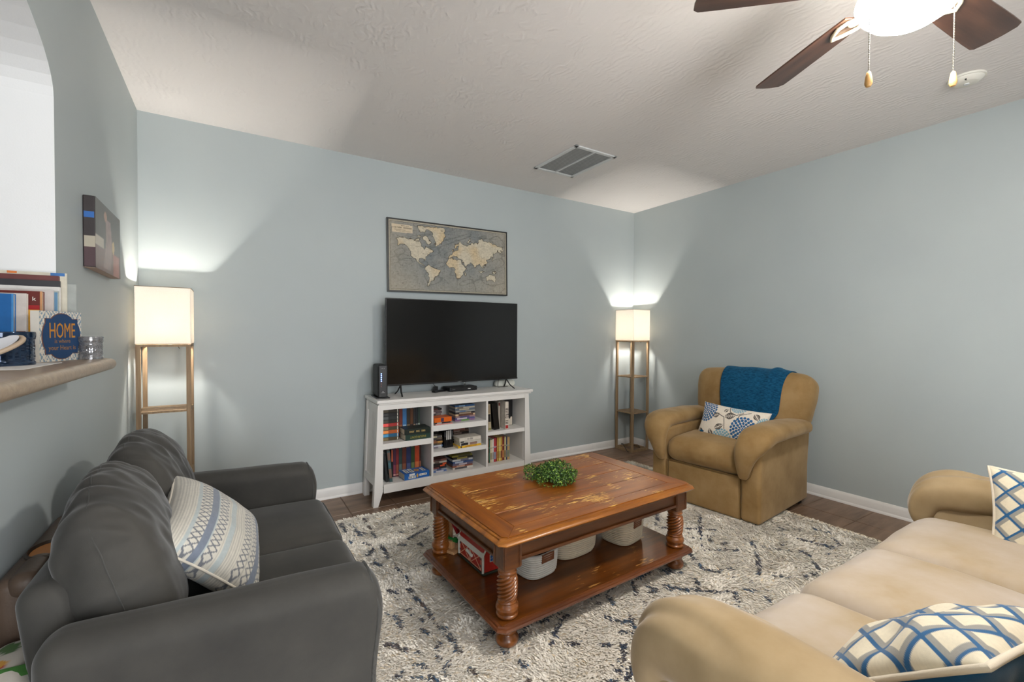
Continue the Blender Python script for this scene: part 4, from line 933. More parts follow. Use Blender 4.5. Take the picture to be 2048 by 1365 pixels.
def floral(u, v):
    asp = 1.72; x = u*asp; y = v
    base = lin3((222, 212, 196)); c = np.tile(base, (len(u), 1))
    blue, lblue, dk = lin3((34, 92, 140)), lin3((120, 162, 180)), lin3((78, 72, 66))
    def mum(cx, cy, R0, col):
        dx, dy = x-cx, y-cy; r = np.hypot(dx, dy); th_ = np.arctan2(dy, dx); sel = r < R0
        for k, (a, b) in enumerate(((0, .16), (.16, .36), (.36, .58), (.58, .80), (.80, 1.0))):
            n_ = 5+4*k; ph = (th_*n_/(2*PI)+.5*k) % 1; rr = r/R0; w = (rr-a)/(b-a)
            pet = (w >= 0) & (w < 1) & (np.abs(ph-.5) < .43*np.sin(np.clip(w*.9+.1, 0, 1)*PI)**.6); c[sel & pet] = col
    def leaf(cx, cy, ang, L, wd):
        ca, sa = math.cos(ang), math.sin(ang); a = (x-cx)*ca+(y-cy)*sa; b = -(x-cx)*sa+(y-cy)*ca; t = a/L
        ins = (np.abs(t) < 1) & (np.abs(b) < wd*(1-t*t)*(1-.25*t)); vein = (np.abs(b) < .016) | (np.abs(np.abs(b)-.5*(t+.1)*wd*0-.0) < 0)
        side = np.abs(((t*3.2-np.abs(b)/wd*1.1) % 1)-.5) < .10
        c[ins & ~vein & ~(side & (np.abs(b) < wd*.62))] = dk
    def stem(pts, w=.018): c[segdist(x, y, pts) < w] = dk
    stem([(-.15, .95), (0, .62), (.35, .50), (.62, .70)]); stem([(-.55, .42), (-.2, .30), (-.06, -.25)]); stem([(.42, .12), (.50, .55), (.95, .78)])
    mum(-1.28, .52, .60, blue); mum(.82, -.10, .62, blue); mum(-.12, -.78, .52, lblue); mum(.30, 1.02, .40, lblue); mum(1.70, .35, .34, lblue)
    for q in ((-.62, .34, .5, .20, .13), (-.34, -.20, .6, .25, .14), (.08, .42, .3, .27, .17), (-.22, .68, 1.2, .14, .09), (-1.35, -.62, -.7, .26, .15), (-.72, -.62, -1.1, .26, .12), (.72, -1.0, 1.6, .30, .20), (1.28, .62, -.8, .22, .14), (1.45, -.80, .4, .22, .13), (-1.05, -.85, .9, .2, .1)): leaf(*q)
    return c*(.94+.1*vnoise(u, v, 50, 4)[:, None])
Z0 = Vector((3.372, -1.535, .530))
pillow('floral_pillow', 'cream lumbar pillow with blue flowers on the tan recliner seat', 'pillow', Z0, (.06, -1, -.045), (.42, .02, 1), .235, .142, .075, floral, M_PRINT, back=fabric('cream_canvas', (214, 204, 186), (224, 214, 198)), nu=300, nv=190)

# ---------------------------------------------------------------- beige three-seat sofa
M_BEIGE = fabric('beige_microfiber', (156, 133, 97), (178, 156, 122), .82, .45, (245, 240, 240), 3.2, 800, .10)
M_BEIGES = fabric('beige_microfiber_sheen', (172, 152, 122), (200, 190, 181), .82, .5, (245, 240, 240), 1.6, 800, .10)  # whitish sheen where light hits the seats is mixed into the colour
so_ = thing('sofa', 'beige three-seat microfiber sofa with rolled pillow arms facing the television', 'sofa', (2.11, -3.05, 0))
def sl(x, y, z): return (x-2.11, y+3.05, z)
soft('base', M_BEIGE, so_, (.80, .36, .135), .02, sl(2.11, -3.05, .165), m=4, n=2, sub=0)
def scush(V, h):
    V = crown(.030)(V, h); V[:, 1] += .020*(1-(V[:, 2]/h[2])**2)*sstep(V[:, 1], 0, h[1]); return V
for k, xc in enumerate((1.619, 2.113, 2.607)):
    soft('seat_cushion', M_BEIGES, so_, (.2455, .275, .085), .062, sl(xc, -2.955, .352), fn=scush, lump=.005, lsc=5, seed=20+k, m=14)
for s_, xc in ((-1, 1.300), (1, 2.995)):
    pth = [(xc, -3.47, .518), (xc, -3.20, .523), (xc, -2.90, .521), (xc, -2.76, .515), (xc, -2.70, .495), (xc, -2.672, .455), (xc, -2.662, .405), (xc, -2.668, .370), (xc, -2.69, .345)]
    loft('arm_pad', M_BEIGE, so_, [sl(*q) for q in pth], [.094, .098, .100, .101, .101, .099, .094, .086, .070], [.075, .080, .082, .083, .080, .072, .058, .042, .025], lump=.007, lsc=6, seed=30+s_, gather=(.020, .60, .99, 26), ex=2.5, n=36)
    soft('arm_panel', M_BEIGE, so_, (.088, .395, .235), .030, sl(xc, -3.090, .267), m=6, n=3, sub=0)
soft('backrest', M_BEIGE, so_, (.86, .11, .38), .09, sl(2.11, -3.43, .46), rot=(R(8), 0, 0), m=10, n=4, sub=0)
for xc in (1.619, 2.113, 2.607): soft('back_cushion', M_BEIGE, so_, (.243, .085, .19), .08, sl(xc, -3.285, .63), rot=(R(10), 0, 0), m=8, n=4, sub=0, lump=.005)
for sx in (1.2, 3.03):
    for sy in (-2.72, -3.42): bx('foot', M_BLKM, so_, sl(sx, 0, 0)[0]-.02, sl(sx, 0, 0)[0]+.02, sl(0, sy, 0)[1]-.02, sl(0, sy, 0)[1]+.02, 0.0, .04)
def trellis(u, v):
    cream, grey, blue = lin3((224, 214, 190)), lin3((150, 148, 142)), lin3((36, 92, 138)); c = np.tile(cream, (len(u), 1))
    def lat(ph, kx, ky):
        a = (u*kx+ph) % 1; b = (v*ky+ph*.5) % 1
        d1 = np.abs(((u*kx+v*ky+ph) % 1)-.5); d2 = np.abs(((u*kx-v*ky+ph) % 1)-.5); return np.minimum(d1, d2)
    d = lat(.0, 2.1, 2.1); c[d < .10] = grey
    d = lat(.16, 2.1, 2.1); c[d < .065] = blue
    return c*(.95+.1*vnoise(u, v, 60, 5)[:, None])
M_BLUEB = fabric('blue_pillow_back', (24, 74, 112), (34, 90, 132), .85, .3)
M_CPIPE = fabric('cream_cord_piping', (224, 212, 190), (232, 222, 204))
pillow('throw_pillow', 'blue trellis throw pillow with cream piping on the near end of the beige sofa', 'pillow', (1.670, -3.040, .512), (1, -.13, -.10), (.10, .74, -.64), .215, .18, .072, trellis, M_PRINT, back=M_BLUEB, pipe=(M_CPIPE, .0065), nu=180, nv=180, lump=.022)
pillow('throw_pillow', 'blue trellis throw pillow leaning on the far arm of the beige sofa', 'pillow', (2.800, -3.055, .530), (.25, -1, .0), (.35, .0, 1), .165, .165, .06, trellis, M_PRINT, back=M_BLUEB, pipe=(M_CPIPE, .0055), nu=150, nv=150, seed=8)
RUGST = [[(1.0,-0.54),(1.0,-0.7),(1.0,-0.8),(1.0,-0.9)],[(1.05,-0.54),(1.05,-0.67),(1.08,-0.75)],[(1.03,-0.76),(1.08,-0.73)],[(1.04,-0.83),(1.07,-0.89)],[(1.04,-0.91),(1.08,-0.89)],[(1.08,-0.96),(1.04,-1.01),(1.06,-1.06)],[(1.04,-1.1),(1.07,-1.14)],[(1.14,-0.53),(1.13,-0.67),(1.13,-0.86),(1.13,-0.94),(1.12,-1.1),(1.13,-1.2),(1.14,-1.31),(1.12,-1.4),(1.12,-1.49),(1.13,-1.59),(1.14,-1.71),(1.14,-1.83),(1.14,-1.91),(1.14,-1.97),(1.14,-2.06)],[(1.04,-1.38),(1.06,-1.41)],[(1.04,-1.46),(1.08,-1.53),(1.06,-1.56)],[(0.99,-1.52),(1.01,-1.58),(1.01,-1.67)],[(1.07,-1.6),(1.09,-1.65)],[(1.07,-1.71),(1.08,-1.74)],[(0.94,-1.65),(0.98,-1.68)],[(0.92,-1.7),(0.98,-1.78)],[(1.01,-1.82),(1.01,-1.89),(1.01,-1.94)],[(0.99,-1.87),(0.92,-1.89),(0.86,-1.9)],[(1.1,-1.82),(1.05,-1.86),(1.07,-1.89)],[(1.1,-1.92),(1.06,-1.95),(1.07,-1.99)],[(1.39,-0.56),(1.27,-0.64),(1.22,-0.68),(1.27,-0.72)],[(1.4,-0.67),(1.43,-0.71),(1.5,-0.68),(1.46,-0.63)],[(1.32,-0.74),(1.34,-0.82),(1.38,-0.83)],[(1.25,-0.81),(1.28,-0.84)],[(1.28,-0.94),(1.4,-0.88),(1.45,-0.84)],[(1.2,-0.97),(1.24,-1.0)],[(1.31,-1.03),(1.32,-1.05)],[(1.22,-1.25),(1.28,-1.25)],[(1.25,-1.41),(1.31,-1.43)],[(1.28,-1.53),(1.32,-1.54)],[(1.23,-1.89),(1.28,-1.85),(1.3,-1.87)],[(1.28,-1.97),(1.31,-1.99)],[(1.35,-1.95),(1.42,-1.92),(1.49,-1.9)],[(1.31,-0.76),(1.38,-0.8)],[(0.95,-1.92),(1.0,-1.94),(1.02,-1.98)],[(1.39,-1.89),(1.45,-1.92),(1.54,-1.9),(1.63,-1.9),(1.8,-1.89),(1.9,-1.89)],[(1.44,-2.03),(1.5,-1.99),(1.6,-1.93)],[(1.49,-2.05),(1.53,-2.09),(1.58,-2.12),(1.63,-2.15),(1.67,-2.17)],[(1.67,-2.18),(1.61,-2.23),(1.57,-2.24),(1.55,-2.27),(1.5,-2.29)],[(1.56,-2.3),(1.62,-2.28),(1.65,-2.3),(1.68,-2.31),(1.66,-2.34),(1.62,-2.34)],[(1.84,-1.92),(1.82,-1.98)],[(1.77,-1.94),(1.76,-1.99)],[(1.77,-2.01),(1.81,-2.04)],[(1.73,-2.02),(1.76,-2.08),(1.8,-2.09)],[(1.82,-2.07),(1.78,-2.13)],[(1.72,-2.12),(1.75,-2.15)],[(2.0,-1.92),(1.93,-2.01),(1.94,-2.04)],[(2.05,-1.95),(2.06,-2.01),(2.02,-2.0)],[(2.29,-1.86),(2.2,-1.95)],[(2.18,-1.87),(2.23,-1.91),(2.3,-1.98)],[(2.01,-1.9),(2.18,-1.87)],[(1.3,-1.94),(1.36,-1.97)],[(1.28,-1.98),(1.31,-1.99)],[(1.3,-2.05),(1.3,-2.07)],[(2.12,-2.0),(2.17,-2.07)],[(1.27,-2.13),(1.27,-2.16)],[(2.79,-1.4),(2.58,-1.56),(2.66,-1.62),(2.76,-1.69),(2.85,-1.76)],[(2.97,-1.58),(2.6,-1.84),(2.58,-1.88),(2.74,-1.99)],[(2.78,-1.78),(2.65,-1.87)],[(2.68,-1.89),(2.78,-1.91),(2.77,-1.94)],[(2.92,-1.88),(2.88,-1.92)],[(2.91,-1.94),(2.82,-2.01),(2.7,-2.1),(2.59,-2.17),(2.63,-2.22),(2.74,-2.3),(2.82,-2.31),(2.88,-2.29),(2.99,-2.22),(3.0,-2.17),(2.91,-2.09),(2.88,-2.03)],[(3.0,-2.02),(2.98,-2.07)],[(2.47,-1.88),(2.43,-1.95),(2.4,-2.0),(2.43,-2.05),(2.52,-2.07),(2.47,-2.11),(2.45,-2.15),(2.49,-2.15),(2.48,-2.19),(2.4,-2.21),(2.49,-2.28)],[(3.2,-1.96),(3.21,-2.0),(3.36,-2.05),(3.37,-2.12)],[(3.17,-1.98),(3.12,-2.03)],[(3.15,-2.08),(3.18,-2.16),(3.18,-2.23),(3.26,-2.23)],[(3.39,-2.13),(3.27,-2.22)],[(3.1,-2.25),(3.15,-2.3)],[(2.31,-2.01),(2.26,-2.07)],[(2.23,-2.09),(2.16,-2.16)],[(2.18,-1.87),(2.29,-1.98)],[(2.11,-2.02),(2.17,-2.06),(2.24,-2.12),(2.34,-2.2),(2.29,-2.23),(2.21,-2.3),(2.16,-2.32)],[(2.16,-2.23),(2.17,-2.3)],[(2.42,-2.28),(2.41,-2.31)],[(2.67,-1.71),(2.66,-1.76)]]
MAPP = {'na':[(0.066,0.732),(0.084,0.765),(0.119,0.752),(0.148,0.734),(0.167,0.749),(0.19,0.737),(0.214,0.732),(0.239,0.721),(0.249,0.678),(0.246,0.65),(0.264,0.626),(0.273,0.605),(0.283,0.629),(0.288,0.659),(0.314,0.646),(0.338,0.618),(0.348,0.603),(0.327,0.575),(0.304,0.555),(0.294,0.52),(0.283,0.495),(0.276,0.449),(0.27,0.469),(0.251,0.49),(0.236,0.469),(0.236,0.43),(0.251,0.41),(0.27,0.391),(0.28,0.382),(0.27,0.38),(0.246,0.399),(0.224,0.428),(0.203,0.464),(0.184,0.493),(0.171,0.518),(0.17,0.562),(0.161,0.594),(0.148,0.629),(0.136,0.65),(0.113,0.661),(0.09,0.655),(0.066,0.646),(0.072,0.674),(0.069,0.706)],'baf':[(0.26,0.804),(0.286,0.816),(0.307,0.78),(0.329,0.724),(0.323,0.7),(0.301,0.7),(0.288,0.732),(0.27,0.75)],'grl':[(0.223,0.935),(0.313,0.946),(0.338,0.94),(0.428,0.952),(0.444,0.927),(0.442,0.834),(0.438,0.777),(0.409,0.711),(0.373,0.676),(0.364,0.713),(0.355,0.769),(0.343,0.845),(0.338,0.873),(0.32,0.873),(0.301,0.914),(0.286,0.899),(0.282,0.855),(0.251,0.853),(0.233,0.87)],'sa':[(0.288,0.389),(0.314,0.387),(0.339,0.374),(0.358,0.343),(0.39,0.337),(0.399,0.32),(0.384,0.261),(0.365,0.236),(0.352,0.199),(0.332,0.164),(0.32,0.14),(0.311,0.104),(0.301,0.093),(0.301,0.136),(0.311,0.194),(0.311,0.263),(0.298,0.294),(0.283,0.331),(0.288,0.361)],'af':[(0.475,0.507),(0.501,0.516),(0.515,0.507),(0.534,0.499),(0.568,0.499),(0.578,0.49),(0.592,0.443),(0.605,0.412),(0.627,0.391),(0.613,0.365),(0.596,0.315),(0.593,0.279),(0.568,0.229),(0.548,0.214),(0.538,0.248),(0.528,0.305),(0.524,0.352),(0.515,0.385),(0.481,0.38),(0.458,0.399),(0.451,0.432),(0.461,0.469)],'eu':[(0.475,0.518),(0.478,0.553),(0.497,0.568),(0.501,0.592),(0.52,0.613),(0.534,0.644),(0.555,0.655),(0.558,0.696),(0.567,0.723),(0.555,0.713),(0.541,0.67),(0.53,0.68),(0.52,0.7),(0.541,0.745),(0.574,0.771),(0.598,0.739),(0.612,0.724),(0.657,0.741),(0.671,0.756),(0.678,0.786),(0.692,0.76),(0.703,0.791),(0.727,0.778),(0.742,0.825),(0.763,0.853),(0.785,0.827),(0.821,0.818),(0.858,0.806),(0.917,0.777),(0.963,0.754),(0.967,0.717),(0.933,0.674),(0.917,0.695),(0.888,0.654),(0.869,0.65),(0.865,0.6),(0.843,0.553),(0.822,0.549),(0.807,0.529),(0.814,0.48),(0.792,0.447),(0.771,0.449),(0.782,0.408),(0.764,0.412),(0.752,0.439),(0.739,0.456),(0.721,0.447),(0.703,0.402),(0.693,0.425),(0.685,0.46),(0.658,0.467),(0.643,0.441),(0.62,0.413),(0.602,0.445),(0.589,0.497),(0.575,0.518),(0.555,0.525),(0.538,0.553),(0.518,0.566),(0.508,0.547),(0.494,0.527)],'au':[(0.8,0.272),(0.829,0.294),(0.851,0.313),(0.869,0.305),(0.889,0.283),(0.898,0.242),(0.885,0.203),(0.866,0.212),(0.852,0.229),(0.826,0.225),(0.804,0.214)],'i1':[(0.643,0.803),(0.66,0.842),(0.666,0.834),(0.657,0.801),(0.653,0.764),(0.641,0.773)],'i2':[(0.504,0.65),(0.514,0.665),(0.518,0.629),(0.508,0.616)],'i3':[(0.224,0.801),(0.239,0.812),(0.245,0.79),(0.23,0.78)],'i4':[(0.613,0.317),(0.622,0.324),(0.618,0.27),(0.608,0.257)],'i5':[(0.743,0.348),(0.771,0.365),(0.782,0.343),(0.756,0.32)],'i6':[(0.859,0.354),(0.888,0.363),(0.892,0.339),(0.866,0.335)],'i7':[(0.859,0.549),(0.876,0.588),(0.882,0.572),(0.867,0.527)],'i8':[(0.19,0.726),(0.22,0.767),(0.239,0.749),(0.214,0.721)],'title':[(0.028,0.935),(0.185,0.931),(0.184,0.823),(0.03,0.819)]}
# ================================================================== shag rug
rx0, rx1, ry0, ry1 = .80, 3.50, -2.655, -.485
rg = thing('area_rug', 'cream shag rug with broken blue-grey diamond pattern under the coffee table', 'rug', ((rx0+rx1)/2, (ry0+ry1)/2, 0))
RO = np.array([(rx0+rx1)/2, (ry0+ry1)/2, 0])
bx('backing', plain('rug_backing', (232, 222, 206), .95), rg, rx0-RO[0]+.01, rx1-RO[0]-.01, ry0-RO[1]+.01, ry1-RO[1]-.01, .0005, .016)
def rug_pile():
    rs = np.random.RandomState(7); n = 230000
    x = rs.uniform(rx0, rx1, n); y = rs.uniform(ry0, ry1, n)
    y = np.where(y > ry1-.02, y-.004*rs.rand(n), y)
    L = rs.uniform(.016, .030, n); ang = rs.uniform(0, 2*PI, n)*.55+vnoise(x, y, 9, 3)*4; el = rs.uniform(.12, .60, n); wd = rs.uniform(.0026, .0048, n)
    dx, dy, dz = np.cos(ang)*np.cos(el), np.sin(ang)*np.cos(el), np.sin(el); px, py = -np.sin(ang), np.cos(ang)
    z0 = np.full(n, .013); hump = .003*vnoise(x, y, 14, 5)
    b1 = np.stack([x-px*wd, y-py*wd, z0], 1); b2 = np.stack([x+px*wd, y+py*wd, z0], 1)
    m1 = np.stack([x+dx*L*.6+px*wd*.9, y+dy*L*.6+py*wd*.9, z0+dz*L*.65+hump], 1); m2 = np.stack([x+dx*L*.6-px*wd*.9, y+dy*L*.6-py*wd*.9, z0+dz*L*.65+hump], 1)
    tp = np.stack([x+dx*L*1.05, y+dy*L*1.05, z0+dz*L*.82+hump], 1)
    V = np.stack([b1, b2, m1, m2, tp], 1).reshape(-1, 3)-RO
    V[:, 0] = np.clip(V[:, 0], rx0-RO[0]-.012, rx1-RO[0]+.012)
    d = np.full(n, 1e9)
    tx, ty_ = x+dx*L*.8, y+dy*L*.8
    for st in RUGST: d = np.minimum(d, segdist(tx, ty_, st))
    brk = vnoise(tx, ty_, 26, 9); far = vnoise(x, y, 3.1, 12)
    p = np.clip(1.35-d/.0125, 0, 1)*np.clip((brk-.30)*4, 0, .92); dark = rs.rand(n) < p
    base = lin3((250, 243, 231))*(.92+.12*rs.rand(n, 1))*(1-.05*far[:, None]); warm = lin3((226, 208, 178)); tan = rs.rand(n) < .05; base[tan] = warm
    pal = np.array([lin3(c) for c in ((52, 60, 78), (66, 76, 96), (78, 74, 80), (70, 96, 122), (96, 92, 96), (108, 90, 82))]); k = (vnoise(x, y, 7, 21)*4.2+rs.rand(n)*1.9).astype(int) % 6
    base[dark] = pal[k[dark]]*(.8+.35*rs.rand(dark.sum(), 1))
    faint = (~dark) & (rs.rand(n) < .004); base[faint] = lin3((150, 146, 146))
    col = np.repeat(base, 5, axis=0)
    i = np.arange(n)*5; Fq = np.stack([i, i+1, i+2, i+3], 1); Ft = np.stack([i+3, i+2, i+4], 1)
    me = bpy.data.meshes.new('pile'); nv = len(V); me.vertices.add(nv); me.vertices.foreach_set('co', (V*S).ravel())
    loops = np.concatenate([np.concatenate([Fq, Ft], 1).ravel()]); me.loops.add(len(loops)); me.loops.foreach_set('vertex_index', loops)
    st = np.arange(n)*7; starts = np.stack([st, st+4], 1).ravel(); tot = np.tile([4, 3], n); me.polygons.add(2*n); me.polygons.foreach_set('loop_start', starts); me.polygons.foreach_set('loop_total', tot)
    me.update(calc_edges=True); me.validate()
    a = me.color_attributes.new('Col', 'FLOAT_COLOR', 'POINT'); c4 = np.ones((nv, 4)); c4[:, :3] = col; a.data.foreach_set('color', c4.ravel())
    me.materials.append(painted('rug_wool', .95, .3, 0, spec=.1)); o = bpy.data.objects.new('pile', me); link(o, rg); tag(o, None, None, None, 'stuff')
rug_pile()
M_FR = plain('rug_fringe_cotton', (216, 202, 178), .95)
rs = random.Random(5)
def fringe(m):
    y = ry0+.01
    while y < ry1:
        for k in range(4):
            a = rs.uniform(-.5, .5); L = rs.uniform(.028, .050)
            m.tube([(rx1-.004-RO[0], y+rs.uniform(-.006, .006)-RO[1], .010), (rx1+L*.45-RO[0], y+a*L*.3-RO[1], .014+rs.uniform(0, .004)), (rx1+L-RO[0], y+a*L-RO[1], .004)], [.0036, .0042, .0022], 5)
        y += .021
tag(part('fringe', M_FR, rg, fringe), None, None, None, 'stuff')

# ================================================================== ceiling fan
fx, fy = 2.094, -2.847
fn_ = thing('ceiling_fan', 'ceiling fan with five dark wood blades and a lit white glass bowl', 'ceiling fan', (fx, fy, H))
M_CREAM = plain('cream_metal', (206, 194, 168), .35, .2, var=.04); M_WAL = wood('fan_walnut', (44, 27, 20), (66, 42, 31), (88, 58, 42), .35, 0, 3, coat=.25)
part('canopy', M_CREAM, fn_, lambda m: m.lathe([(.002, -.0005), (.075, -.0005), (.075, -.02), (.06, -.045), (.03, -.055), (.02, -.06)][::-1], 28), angle=40)
part('motor_housing', M_CREAM, fn_, lambda m: m.lathe([(.02, -.055), (.085, -.065), (.115, -.09), (.118, -.15), (.105, -.185), (.085, -.20), (.075, -.215)][::-1], 32), angle=40)
part('light_fitter', M_CREAM, fn_, lambda m: m.lathe([(.07, -.212), (.072, -.255), (.112, -.268), (.122, -.280), (.118, -.291)][::-1], 32), angle=40)
GZ = -.290
part('glass_bowl', emissive('lit_opal_glass', (255, 250, 242), 130.0, (255, 255, 252)), fn_, lambda m: m.lathe([(.001, GZ-.100), (.03, GZ-.098), (.065, GZ-.087), (.095, GZ-.068), (.118, GZ-.042), (.130, GZ-.012), (.128, GZ-.004), (.120, GZ)], 48), angle=60)
for k in range(5):
    a = R(-5.7+72*k)
    bl = bpy.data.objects.new('blade', bmesh_) if k else None
    if k == 0:
        pts = [(.165, -.050), (.30, -.058), (.50, -.0635), (.562, -.0635), (.577, -.050), (.582, -.012), (.580, .020), (.574, .056), (.560, .0635), (.50, .0635), (.30, .058), (.165, .050)]
        bl = MB().prism(pts, -.003, .003).build('blade', M_WAL, fn_, bevel=.001); bmesh_ = bl.data
        def iron(m):
            m.tube([(.095, 0, .022), (.13, 0, .016), (.165, 0, -.006)], [.012, .011, .012], 10, flat=.6)
            m.tube([(.150, 0, -.008), (.175, -.030, -.009), (.205, -.036, -.009), (.245, -.020, -.008), (.270, 0, -.007), (.245, .020, -.008), (.205, .036, -.009), (.175, .030, -.009)], .0065, 8, closed=True)
            m.sphere((.185, 0, -.007), .016, 12, 6, (1, 1, .5))
        ir = part('blade_iron', M_CREAM, bl, iron, angle=60); imesh_ = ir.data
    else:
        link(bl, fn_); md = bl.modifiers.new('bevel', 'BEVEL'); md.width = .001*S; md.limit_method = 'ANGLE'; link(bpy.data.objects.new('blade_iron', imesh_), bl)
    bl.location = Vector((0, 0, -.255))*S; bl.rotation_euler = (R(-9.5), 0, a); bl.rotation_mode = 'XYZ'
M_CH = plain('chain_nickel', (104, 98, 86), .4, .7); M_FOB = wood('fob_wood', (170, 124, 66), (196, 152, 92), (214, 174, 116), .45, 2, 6)
for (cx, cy, zb) in ((1.962, -2.796, 1.860), (2.216, -2.908, 1.885)):
    lx_, ly_, lz = cx-fx, cy-fy, zb-H
    ch = part('pull_chain', M_CH, fn_, lambda m: [m.tube([(lx_*.72, ly_*.72, -.268), (lx_*.95, ly_*.95, -.272), (lx_, ly_, -.285)], .0016, 6)]+[m.sphere((lx_, ly_, z), .0020, 6, 4) for z in np.arange(lz+.040, -.284, .0046)], angle=60)
    part('chain_fob', M_FOB, ch, lambda m: m.lathe([(.002, lz), (.006, lz+.001), (.009, lz+.008), (.0092, lz+.013), (.0075, lz+.028), (.0052, lz+.040), (.003, lz+.042)], 14, (lx_, ly_, 0)), angle=50)

# ================================================================== framed world map
mp_ = thing('framed_map', 'framed antique world map print above the television', 'picture', (1.954, -.002, 1.758))
mp_.rotation_euler = (0, R(-.85), 0)
mw, mh = .513, .268
M_MFR = plain('map_frame_black', (34, 34, 34), .4, var=.1); M_MFS = plain('map_frame_silver', (128, 128, 124), .45, var=.1)
for s_ in (-1, 1):
    bx('frame_bar', M_MFR, mp_, -mw-.006, mw+.006, -.030, 0, *sorted((s_*(mh-.004), s_*(mh+.006)))); bx('frame_bar', M_MFR, mp_, *sorted((s_*(mw-.004), s_*(mw+.006))), -.030, 0, -mh, mh)
    bx('frame_edge', M_MFS, mp_, -mw-.0065, mw+.0065, -.024, -.001, *sorted((s_*(mh+.006), s_*(mh+.0068)))); bx('frame_edge', M_MFS, mp_, *sorted((s_*(mw+.006), s_*(mw+.0068))), -.024, -.001, -mh, mh)
def map_print():
    nu, nv = 420, 220; u, v = np.meshgrid(np.linspace(0, 1, nu), np.linspace(0, 1, nv), indexing='ij'); u, v = u.ravel(), v.ravel()
    x, y = u*1.9, v
    n1 = vnoise(x, y, 5, 1)*.6+vnoise(x, y, 13, 2)*.4; n2 = vnoise(x+y*.6, y*2.5-x, 4, 3); n3 = vnoise(x, y, 60, 6)
    sea = lin3((146, 145, 138))*(1-n1[:, None])+lin3((114, 120, 122))*n1[:, None]
    edge = np.clip((np.abs(u-.5)*2-.45)*1.5, 0, 1)*.6+np.clip(.35-v, 0, 1)*.9; sea = sea*(1-np.clip(edge, 0, .75)[:, None])+lin3((172, 162, 144))*np.clip(edge, 0, .75)[:, None]
    sea = np.where(((n2 > .62) & (n2 < .70))[:, None], sea*.78, sea); sea *= (.86+.24*n3[:, None])
    land = np.zeros(len(u), bool); coast = np.full(len(u), 9.0); du = (vnoise(x, y, 34, 8)-.5)*.016; dv = (vnoise(x, y, 34, 9)-.5)*.028
    for k, pg in MAPP.items():
        if k == 'title': continue
        land |= inpoly(u+du, v+dv, pg); q = [(a*1.9, b) for a, b in pg]; coast = np.minimum(coast, segdist((u+du)*1.9, v+dv, q+q[:1]))
    lc = lin3((198, 189, 168))*(.82+.28*n3[:, None]); lc = lc*(1-np.clip(vnoise(x, y, 6, 14)-.45, 0, .4)[:, None]*np.array([.0, .35, .8]))
    c = np.where(land[:, None], lc, sea)
    c[(coast < .006) & ~land] *= .55; c[(coast < .003)] = lin3((92, 82, 68))
    gl = (np.abs((u*9.2) % 1-.5) > .490) | (np.abs((v*4.6) % 1-.5) > .488); c[gl] *= .80
    tx = (vnoise(x*1, y*4, 30, 22) > .80) & (vnoise(x, y, 90, 23) > .5); c[tx] *= .66
    b = np.minimum(np.minimum(u, 1-u)*1.9, np.minimum(v, 1-v)); c[b < .030] = lin3((176, 168, 150))*(.9+.2*n3[b < .030][:, None]); c[(b > .024) & (b < .030)] = lin3((84, 78, 70)); c[(b > .012) & (b < .0145)] *= .7
    t = inpoly(u, v, MAPP['title']); c[t] = lin3((206, 190, 164))
    P = np.stack([(u*2-1)*mw, np.full(len(u), -.026), (v*2-1)*mh], 1)
    mesh_obj('map_print', P, grid_faces(nu, nv), painted('map_paper', .7, 0, .1, 300), mp_, col=c)
map_print()
bx('backing', M_MFR, mp_, -mw, mw, -.020, -.002, -mh, mh)
M_INK = plain('map_ink', (58, 52, 46), .8)
tcx = (np.mean([q[0] for q in MAPP['title']])*2-1)*mw; tcz = (np.mean([q[1] for q in MAPP['title']])*2-1)*mh
for dx_, dz, ln, sz, wds in ((.02, .021, .060, .005, 2), (0, .006, .150, .011, 2), (-.02, -.010, .090, .005, 3), (.01, -.020, .110, .004, 3)):
    scribble('map_title', M_INK, mp_, frame_m((tcx+dx_, -.0266, tcz+dz), (1, 0, 0), (0, 0, 1)), ln, sz, 7+int(ln*100), wds)

# canvas print on the pass-through wall
cv = thing('canvas_print', 'small dark canvas photo print on the pass-through wall', 'picture', (.001, -.932, 1.532))
def cvs():
    nu, nv = 70, 50; u, v = np.meshgrid(np.linspace(0, 1, nu), np.linspace(0, 1, nv), indexing='ij'); u, v = u.ravel(), v.ravel()
    c = np.tile(lin3((88, 84, 80)), (len(u), 1))*(.85+.3*vnoise(u, v, 6, 2)[:, None])
    low = v < .36; c[low] = lin3((112, 86, 80)); mid = (v > .33) & (v < .48) & (u < .30); c[mid] = lin3((186, 176, 160))
    r1 = np.abs(u-.40-.10*np.sin(v*3))/(.11*(1.15-v*.55)+.02); body = (r1 < 1) & (v > .06) & (v < .80); c[body] = lin3((150, 128, 122))*(.85+.3*vnoise(u[body], v[body], 14, 5)[:, None])
    r2 = np.hypot((u-.37)/.055, (v-.84)/.075) < 1; c[r2] = lin3((176, 140, 118)); r3 = (np.abs(u-.80)/.13 < 1) & (v < .34); c[r3] = lin3((168, 112, 100)); r4 = np.hypot((u-.68)/.05, (v-.44)/.10) < 1; c[r4] = lin3((206, 182, 138))
    P = np.stack([np.full(len(u), .034), (u*2-1)*.213, (v*2-1)*.130], 1)
    mesh_obj('photo_print', P, grid_faces(nu, nv), painted('canvas_print_ink', .45, 0, .15, 800, coat=.2), cv, col=c)
cvs()
bx('stretcher', plain('canvas_side_dark', (44, 36, 36), .5), cv, 0, .0335, -.213, .213, -.130, .130, bevel=.003)
bx('bottom_edge', plain('canvas_side_pale', (176, 148, 130), .6), cv, .002, .0330, -.212, .212, -.1305, -.1295)
